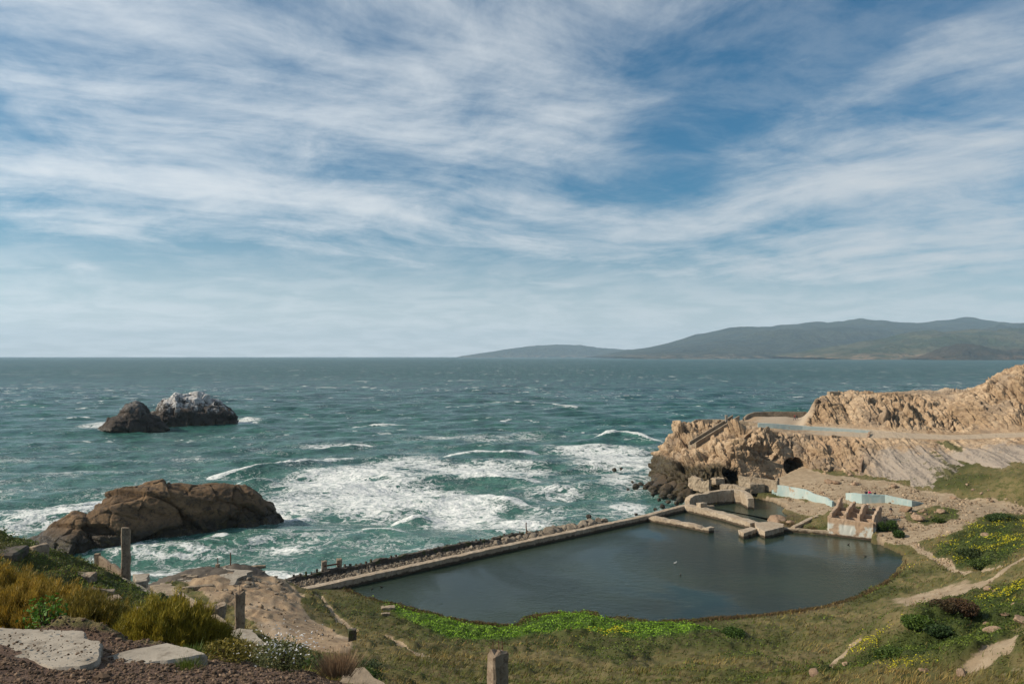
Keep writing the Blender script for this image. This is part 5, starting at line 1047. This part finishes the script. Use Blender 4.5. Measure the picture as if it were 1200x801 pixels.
# stones strewn over the terrace
n = 4200; x, y, z, dd, ll = pick(n, (g_dirt > .5) * (gy > 56) * landw * (.2 + (fbm(gx * .2, gy * .2, octv=3, seed=145) > .1)) * (.04 + .96 * sstep(95, 115, gy)))
sz_ = RNG.gamma(1.6, .045, n) + .03; V = iv[None] * (sz_[:, None] * RNG.uniform(.6, 1.2, (n, 3)))[:, None] * RNG.uniform(.75, 1.2, (n, 12, 1)) + np.stack([x, y, z + sz_ * .2], 1)[:, None]
me = fast_mesh('stones', V.reshape(-1, 3), (ifc[None] + (np.arange(n) * 12)[:, None, None]).reshape(-1, 3), False); attr3(me, 'col', np.repeat(vcol(n, (.14, .10, .065), (.33, .25, .17), RNG.random(n)), 12, 0)); tag(link('stones', me, mg), 'small stones strewn over the bare earth of the terrace and paths', 'stones', kind='stuff')
# small rubble behind the sea wall
n = 9000; a_ = RNG.uniform(2, Lsw, n); b_ = RNG.uniform(.7, 6.0, n) * (1 - .75 * sstep(Lsw * .7, Lsw, a_)); x = SW0[0] + nrm[0] * b_ + d_[0] * a_; y = SW0[1] + nrm[1] * b_ + d_[1] * a_; z = gz_at(x, y)
sz_ = RNG.gamma(2.0, .045, n) + .04; sc3 = sz_[:, None] * RNG.uniform(.6, 1.2, (n, 3)); V = iv[None] * sc3[:, None] * RNG.uniform(.75, 1.2, (n, 12, 1)) + np.stack([x, y, z + sz_ * .2], 1)[:, None]
me = fast_mesh('rubble', V.reshape(-1, 3), (ifc[None] + (np.arange(n) * 12)[:, None, None]).reshape(-1, 3), False); attr3(me, 'col', np.repeat(vcol(n, (.07, .06, .05), (.26, .215, .16), RNG.random(n) ** 1.5), 12, 0)); tag(link('rubble', me, mg), 'small loose stones filling the strip behind the sea wall', 'rubble', kind='stuff')
# ------------------------------------------------------------------ individual shrubs
def plume_bush(loc, rad, h, n_pl, n_sp, label, seed, ctip=(.42, .27, .04), cbase=(.08, .08, .018), ln=.11):
    r = np.random.default_rng(seed); e = empty('golden_bush', tuple(loc), label, 'bush'); B = []; U = []; C = []; W_ = []
    bm = bmesh.new()
    for k in range(n_pl):
        a = r.uniform(0, 2 * np.pi); q = np.sqrt(r.random()); lump = 1 + .22 * math.sin(a * 3 + seed) * q + r.normal(0, .07)
        foot = np.array([math.cos(a) * q * rad[0] * .55, math.sin(a) * q * rad[1] * .55, 0]); el = (1 - q ** 2.2) ** .5
        tip = np.array([math.cos(a) * q * rad[0] * lump, math.sin(a) * q * rad[1] * lump, h * (.22 + .78 * el) * (1 + r.normal(0, .09))])
        tt = r.uniform(.30, 1.0, n_sp) ** .7; P = foot + (tip - foot) * tt[:, None]; ax = (tip - foot) / np.linalg.norm(tip - foot)
        P += r.normal(0, .055, (n_sp, 3)) * (1.15 - tt)[:, None] ** .3
        d = ax * .8 + r.normal(0, .42, (n_sp, 3)) + np.array([.12, 0, .35]); d /= np.linalg.norm(d, axis=1, keepdims=True)
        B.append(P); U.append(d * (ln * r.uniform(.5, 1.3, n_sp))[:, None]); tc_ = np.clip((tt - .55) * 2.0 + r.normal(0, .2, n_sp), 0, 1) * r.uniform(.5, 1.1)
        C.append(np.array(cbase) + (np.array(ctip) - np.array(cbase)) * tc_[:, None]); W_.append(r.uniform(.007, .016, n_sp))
        if k % 6 == 0:
            v = [bm.verts.new(foot + np.array(o_)) for o_ in ((-.01, 0, -.2), (.01, 0, -.2), (0, .012, -.2))]; tp = bm.verts.new(foot + (tip - foot) * .8)
            for i_ in range(3): bm.faces.new((v[i_], v[(i_ + 1) % 3], tp))
    B, U, C, W_ = [np.concatenate(q) for q in (B, U, C, W_)]; C = np.clip(C * (1 + r.normal(0, .2, (len(C), 1))), .004, 1)
    bm_obj('stems', bm, M['twig'], e); blades('foliage', B, U, W_, C, M['leaf'], e, r); return e
def at_(px, py, D, dz=0): p = PD(px, py, D); return (p[0], p[1], float(gz_at(p[0], p[1])[0]) + dz)
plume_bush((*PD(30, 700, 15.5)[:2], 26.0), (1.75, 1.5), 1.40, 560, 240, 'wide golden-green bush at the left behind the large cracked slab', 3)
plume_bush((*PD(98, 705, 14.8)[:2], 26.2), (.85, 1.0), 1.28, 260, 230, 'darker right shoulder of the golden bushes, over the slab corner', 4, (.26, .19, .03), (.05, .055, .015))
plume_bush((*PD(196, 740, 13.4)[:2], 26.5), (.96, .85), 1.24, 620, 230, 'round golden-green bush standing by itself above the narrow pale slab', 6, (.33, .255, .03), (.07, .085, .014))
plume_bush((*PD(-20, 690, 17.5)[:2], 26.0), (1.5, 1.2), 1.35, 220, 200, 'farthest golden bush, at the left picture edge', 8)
def leafy(px, py, D, rad, h, n_, ls, c1, c2, label, seed, name='shrub', cat='shrub', loc=None):
    r = np.random.default_rng(seed); e = empty(name, at_(px, py, D) if loc is None else tuple(loc), label, cat)
    a = r.normal(size=(n_, 3)); a /= np.linalg.norm(a, axis=1, keepdims=True); q = r.random(n_) ** .4; a *= q[:, None]; lump = 1 + .35 * fbm(a[:, 0] * 2 + seed, a[:, 1] * 2, a[:, 2] * 2, 3, seed)
    c = a * lump[:, None] * np.array([rad, rad, h * .6]) + np.array([0, 0, h * .42]); c[:, 2] = np.maximum(c[:, 2], .02)
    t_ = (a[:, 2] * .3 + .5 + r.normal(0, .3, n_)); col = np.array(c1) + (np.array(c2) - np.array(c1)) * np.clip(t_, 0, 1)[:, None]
    leaves('foliage', c, r.uniform(.6, 1.3, n_) * ls, col, M['leaf'], e, r, .8)
    bm = bmesh.new()
    for k in range(7):
        b_ = r.uniform(-1, 1, 2) * rad * .6; bmesh.ops.create_cone(bm, segments=5, radius1=rad * .03 + .006, radius2=.004, depth=h * .8, matrix=Matrix.Translation((b_[0] * .6, b_[1] * .6, h * .35)) @ Matrix.Rotation(b_[0] * .5 / max(rad, .1), 4, 'Y') @ Matrix.Rotation(-b_[1] * .5 / max(rad, .1), 4, 'X'))
    bm_obj('stems', bm, M['twig'], e); return e
G1, G2 = (.018, .038, .010), (.06, .105, .018)
leafy(53, 722, 13.2, .34, .55, 420, .035, (.03,.08,.012), (.09,.2,.02), 'small bright green leafy plant in front of the wide golden bush', 1, 'leafy_plant', 'plant', (*PD(53, 730, 12.6)[:2], 27.7))
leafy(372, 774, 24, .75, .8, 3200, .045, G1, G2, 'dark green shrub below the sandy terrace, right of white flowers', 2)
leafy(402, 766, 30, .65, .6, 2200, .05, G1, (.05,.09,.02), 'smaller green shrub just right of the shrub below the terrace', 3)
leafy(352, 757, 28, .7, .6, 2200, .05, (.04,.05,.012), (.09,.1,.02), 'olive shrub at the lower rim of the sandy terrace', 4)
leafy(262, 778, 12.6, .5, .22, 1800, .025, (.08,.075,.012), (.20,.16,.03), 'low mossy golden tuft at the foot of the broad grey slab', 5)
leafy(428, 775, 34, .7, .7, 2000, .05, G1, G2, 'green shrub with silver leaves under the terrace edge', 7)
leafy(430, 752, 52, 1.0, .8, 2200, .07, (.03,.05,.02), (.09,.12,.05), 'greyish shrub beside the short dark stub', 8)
fl = leafy(330, 786, 11.6, .42, .42, 1700, .022, (.05,.06,.02), (.13,.14,.05), 'straggly plant covered with small white flowers at the bottom', 9, 'white_flower_plant', 'flowers', (*PD(330, 786, 11.7)[:2], 27.45))
r = np.random.default_rng(4); n = 330; a = r.normal(size=(n, 3)) * np.array([.26, .22, .10]) + np.array([0, 0, .36]); leaves('blossom', a, r.uniform(.012, .026, n), np.full((n, 3), .72) * r.uniform(.8, 1, (n, 1)), M['petal'], fl, r, .3)
def tuft(px, py, D, n_, h, col, label, seed, loc=None):
    r = np.random.default_rng(seed); e = empty('grass_tuft', at_(px, py, D) if loc is None else loc, label, 'grass tuft'); b_ = r.normal(0, .10, (n_, 3)) * np.array([1, 1, 0]); d = np.concatenate([b_[:, :2] * 3.2 + r.normal(0, .12, (n_, 2)), np.ones((n_, 1))], 1) * (h * r.uniform(.5, 1.1, n_))[:, None]
    blades('blades', b_, d, np.full(n_, .009), np.array(col) * r.uniform(.6, 1.3, (n_, 1)), M['leaf'], e, r); return e
tuft(395, 790, 12, 900, .34, (.30, .20, .12), 'pinkish dry grass tuft near the bottom edge', 1, (*PD(396, 798, 11.9)[:2], 27.3))
tuft(455, 795, 15, 900, .55, (.14, .11, .08), 'grey-brown dead grass tuft right of the pinkish one', 2)
tuft(222, 768, 11.3, 300, .12, (.08, .12, .02), 'small green grass tuft on the narrow pale slab', 3, (*PD(222, 776, 11.3)[:2], 27.8))
tuft(218, 783, 10.8, 300, .10, (.09, .12, .02), 'small green grass tuft in the gravel below the narrow slab', 4, (*PD(218, 790, 10.7)[:2], 27.85))
RS = [(1125,725,40,1.3,1.1,(.05,.03,.018),(.10,.06,.03),'reddish-brown shrub on the right slope'),(1105,720,43,1.0,.8,(.03,.03,.012),(.09,.06,.03),'brown-green shrub left of the reddish-brown one'),
 (1100,748,34,.9,.6,(.012,.03,.01),(.04,.07,.02),'very dark shrub below the reddish-brown one'),(1075,735,42,1.1,.8,(.03,.06,.01),(.08,.13,.02),'bright green shrub highest on the lower right slope'),(1140,655,80,2.0,1.0,(.018,.032,.01),(.05,.07,.02),'dark green shrub in the meadow beside the footpath'),
 (1172,612,110,2.2,1.2,(.015,.035,.01),(.05,.08,.02),'dark shrub among yellow flowers near the track'),(1100,612,126,1.0,.7,(.03,.05,.01),(.07,.1,.02),'small shrub on the grassy island in the track'),(1050,775,33,1.0,.5,(.03,.055,.01),(.07,.11,.02),'low green shrub near the bottom right flowers'),(860,748,60,1.2,.7,(.03,.06,.01),(.06,.11,.02),'green shrub below the pool bank'),
 (1150,665,78,1.6,.8,(.02,.04,.01),(.07,.1,.02),'round green shrub just above the footpath bend')]
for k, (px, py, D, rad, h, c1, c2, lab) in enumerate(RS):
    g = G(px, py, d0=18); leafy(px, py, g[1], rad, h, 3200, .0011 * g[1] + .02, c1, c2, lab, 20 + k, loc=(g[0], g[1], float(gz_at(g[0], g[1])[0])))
for k, (px, py, rad, h, lab) in enumerate([(1045,617,1.1,1.8,'taller dark shrub in the shade right of the ribbed ruin'),(1033,618,.8,1.5,'dark shrub against the shaded side of the ribbed ruin'),(1053,625,.9,1.2,'lower dark shrub at the edge of the ruin\'s shadow')]):
    g = G(px, py + 4, d0=60); leafy(px, py, 0, rad, h, 1800, .12, G1, G2, lab, 40 + k, loc=(g[0], g[1], float(gz_at(g[0], g[1])[0])))
print('tris', sum(len(o.data.polygons) for o in COL.objects if o.type == 'MESH'))
# ------------------------------------------------------------------ light, sky and air
sd_ = bpy.data.lights.new('sun', 'SUN'); sd_.energy = 4.9; sd_.angle = math.radians(.53); sd_.color = (1, .87, .70)
so = bpy.data.objects.new('sun', sd_); COL.objects.link(so)
sdir = Vector((SUN_AZ.x * math.cos(SUN_EL), SUN_AZ.y * math.cos(SUN_EL), math.sin(SUN_EL)))
so.rotation_euler = sdir.to_track_quat('Z', 'Y').to_euler(); so.location = (-60, 0, 120)
W = bpy.data.worlds.new('World'); scene.world = W; W.use_nodes = True
t = NT(W); bg = t.n['Background']; SKY_S = .085
sky = t.n.new('ShaderNodeTexSky'); sky.sky_type = 'NISHITA'; sky.sun_disc = False; sky.sun_elevation = SUN_EL
sky.sun_rotation = math.atan2(SUN_AZ.x, SUN_AZ.y); sky.altitude = 30; sky.air_density = 1.0; sky.dust_density = 1.2; sky.ozone_density = 2.2
tc = t.n.new('ShaderNodeTexCoord'); dirv = t.vmath('NORMALIZE', tc.outputs['Generated'])
s = t.n.new('ShaderNodeSeparateXYZ'); t.l.new(dirv, s.inputs[0]); dx, dy, dz = s.outputs
zz = t.math('ADD', t.math('MAXIMUM', dz, 0.0), .13)
X_ = t.math('DIVIDE', dx, zz); Y_ = t.math('DIVIDE', dy, zz)          # the cloud deck, seen in plan
cmb = t.n.new('ShaderNodeCombineXYZ'); t.l.new(X_, cmb.inputs[0]); t.l.new(Y_, cmb.inputs[1]); P0 = cmb.outputs[0]
wn = t.n.new('ShaderNodeTexNoise'); t.l.new(P0, wn.inputs['Vector']); wn.inputs['Scale'].default_value = .55; wn.inputs['Detail'].default_value = 3
P1 = t.vmath('ADD', P0, t.scale(t.vmath('SUBTRACT', wn.outputs['Color'], (.5, .5, .5)), (.85, .85, 0)))
def rot_scale(vec, ang, sc):
    n = t.n.new('ShaderNodeMapping'); n.vector_type = 'TEXTURE'; n.inputs['Rotation'].default_value = (0, 0, math.radians(ang)); t.l.new(vec, n.inputs['Vector'])
    return t.scale(n.outputs[0], sc)
def blob(px, py, rx, ry, rot=0):
    """soft region of the cloud deck about a direction"""
    a, b_, c_ = ray(px, py); L = math.sqrt(a * a + b_ * b_ + c_ * c_); a, b_, c_ = a / L, b_ / L, c_ / L
    h_ = math.hypot(a, b_); ex = (b_ / h_, -a / h_, 0); ey = (-a * c_ / h_, -b_ * c_ / h_, h_)
    cr, sr = math.cos(math.radians(rot)), math.sin(math.radians(rot))
    e1 = tuple((cr * p + sr * q) * F / rx for p, q in zip(ex, ey)); e2 = tuple((-sr * p + cr * q) * F / ry for p, q in zip(ex, ey))
    d0 = t.vmath('SUBTRACT', dirv, (a, b_, c_)); u = t.vmath('DOT_PRODUCT', d0, e1); v = t.vmath('DOT_PRODUCT', d0, e2)
    r = t.math('ADD', t.math('MULTIPLY', u, u), t.math('MULTIPLY', v, v)); return t.math('POWER', 2.718, t.math('MULTIPLY', r, -1.0))
cover = None
for px, py, rx, ry, rot, a in [(200,110,300,60,-4,.10),(250,215,330,30,-5,.20),(90,180,180,26,-2,.08),(560,70,170,60,-28,.13),(330,95,170,40,-10,.06),(650,150,110,45,-32,.12),(1140,35,150,22,24,.16),(900,235,160,24,6,.13),(1060,190,200,60,14,.13),(1170,130,110,90,28,.07),(1120,300,140,30,0,.08),
        (760,270,150,16,5,.08),(500,255,120,12,-12,.08),(620,290,40,7,-4,.12),(1165,270,50,12,0,.10),(700,345,300,18,0,.03),(930,325,330,30,2,.15),(720,300,120,10,0,.08),(80,268,140,10,-6,.06),(250,325,140,8,-4,.06),
        (1000,55,180,46,16,-.30),(850,105,120,60,-10,-.20),(665,225,180,26,-6,-.20),(780,185,90,50,20,-.18),(180,345,380,34,0,-.12),(960,15,300,40,0,-.24),(60,165,90,8,0,-.10),(380,20,90,18,-10,-.14),(300,290,300,30,-4,-.12),(850,350,300,30,0,-.07),(560,290,200,26,0,-.10),(330,150,150,12,-8,-.08)]:
    c_ = t.math('MULTIPLY', blob(px, py, rx, ry, rot), a); cover = c_ if cover is None else t.math('ADD', cover, c_)
east = t.ss(dx, .04, .30)                                # streaks fan from one bearing in the west to another in the east
def streaks(ang, sx_, sy_, sc, det=9, ro=.62, di=.25): return t.noise(rot_scale(P1, ang, (sx_, sy_, 1)), sc, det, ro, di)
def mixf(f_, a_, b_):
    n = t.n.new('ShaderNodeMix'); t.val(f_, n.inputs[0]); t.l.new(a_, n.inputs[2]); t.l.new(b_, n.inputs[3]); return n.outputs[0]
st = mixf(east, streaks(25, .38, 1.9, 1.1, 10, .60, .12), streaks(130, .45, 2.0, 1.1, 10, .60, .15))
sF = mixf(east, streaks(30, .8, 7, 1.0, 8, .66, .15), streaks(125, 1.0, 7, 1.0, 8, .66, .25)); pf = t.noise(P1, 2.6, 10, .66, .25); bigv = t.noise(P1, .8, 6, .58, .2)
cen = lambda x, k: t.math('MULTIPLY', t.math('SUBTRACT', x, .5), k)
den = t.math('ADD', t.math('ADD', cen(st, 1.0), cen(sF, .42)), t.math('ADD', cen(pf, 1.25), cen(bigv, .7)))
den = t.math('ADD', t.math('ADD', den, .13), cover)
cl_ = t.ss(den, -.36, .70)
cl_ = t.math('MULTIPLY', cl_, t.ss(dz, -.01, .09))
veil = t.math('ADD', t.math('MULTIPLY', t.ss(dz, .20, -.01), .78), t.math('MULTIPLY', t.ss(pf, .35, .65), .20))           # thin veil, thicker low over the sea
cl_ = t.math('MAXIMUM', t.math('MULTIPLY', cl_, .92), veil)
skyc = t.scale(sky.outputs[0], (.19, .64, .82))
cc = t.n.new('ShaderNodeCombineColor'); CL = 7.9
cc.inputs[0].default_value = CL * .93; cc.inputs[1].default_value = CL * .985; cc.inputs[2].default_value = CL * 1.03
m_ = t.n.new('ShaderNodeMix'); m_.data_type = 'RGBA'; t.l.new(cl_, m_.inputs[0]); t.l.new(skyc, m_.inputs[6]); t.l.new(t.vmath('SCALE', cc.outputs[0]), m_.inputs[7]); scn = m_.inputs[7].links[0].from_node; t.l.new(t.math('ADD', t.math('SUBTRACT', .95, t.math('MULTIPLY', dx, .24)), t.math('MULTIPLY', t.ss(dz, .12, .0), .22)), scn.inputs['Scale'])
t.l.new(m_.outputs[2], bg.inputs['Color']); bg.inputs['Strength'].default_value = SKY_S
HAZE = True
if HAZE:
    bm = bmesh.new(); bmesh.ops.create_cube(bm, size=1)
    for v in bm.verts: v.co = Vector((v.co.x * 50000, v.co.y * 50000, (-5.2 if v.co.z < 0 else 760)))
    hz = bm_obj('haze', bm, None); mh = bpy.data.materials.new('haze_air'); mh.use_nodes = True; nt = mh.node_tree; nt.nodes.remove(nt.nodes['Principled BSDF'])
    pv = nt.nodes.new('ShaderNodeVolumePrincipled'); pv.inputs['Color'].default_value = (.56, .78, .96, 1); pv.inputs['Density'].default_value = 4.2e-5; pv.inputs['Anisotropy'].default_value = 0.0
    nt.links.new(pv.outputs[0], nt.nodes['Material Output'].inputs['Volume']); hz.data.materials.append(mh); tag(hz, 'thin blue sea haze over the water', 'haze', kind='stuff')
vs_ = scene.view_settings; vs_.view_transform = 'Standard'; vs_.look = 'None'; vs_.gamma = 1; vs_.use_curve_mapping = False; vs_.exposure = 0.27
scene.render.engine = 'CYCLES'; scene.cycles.volume_bounces = 0; scene.cycles.max_bounces = 6
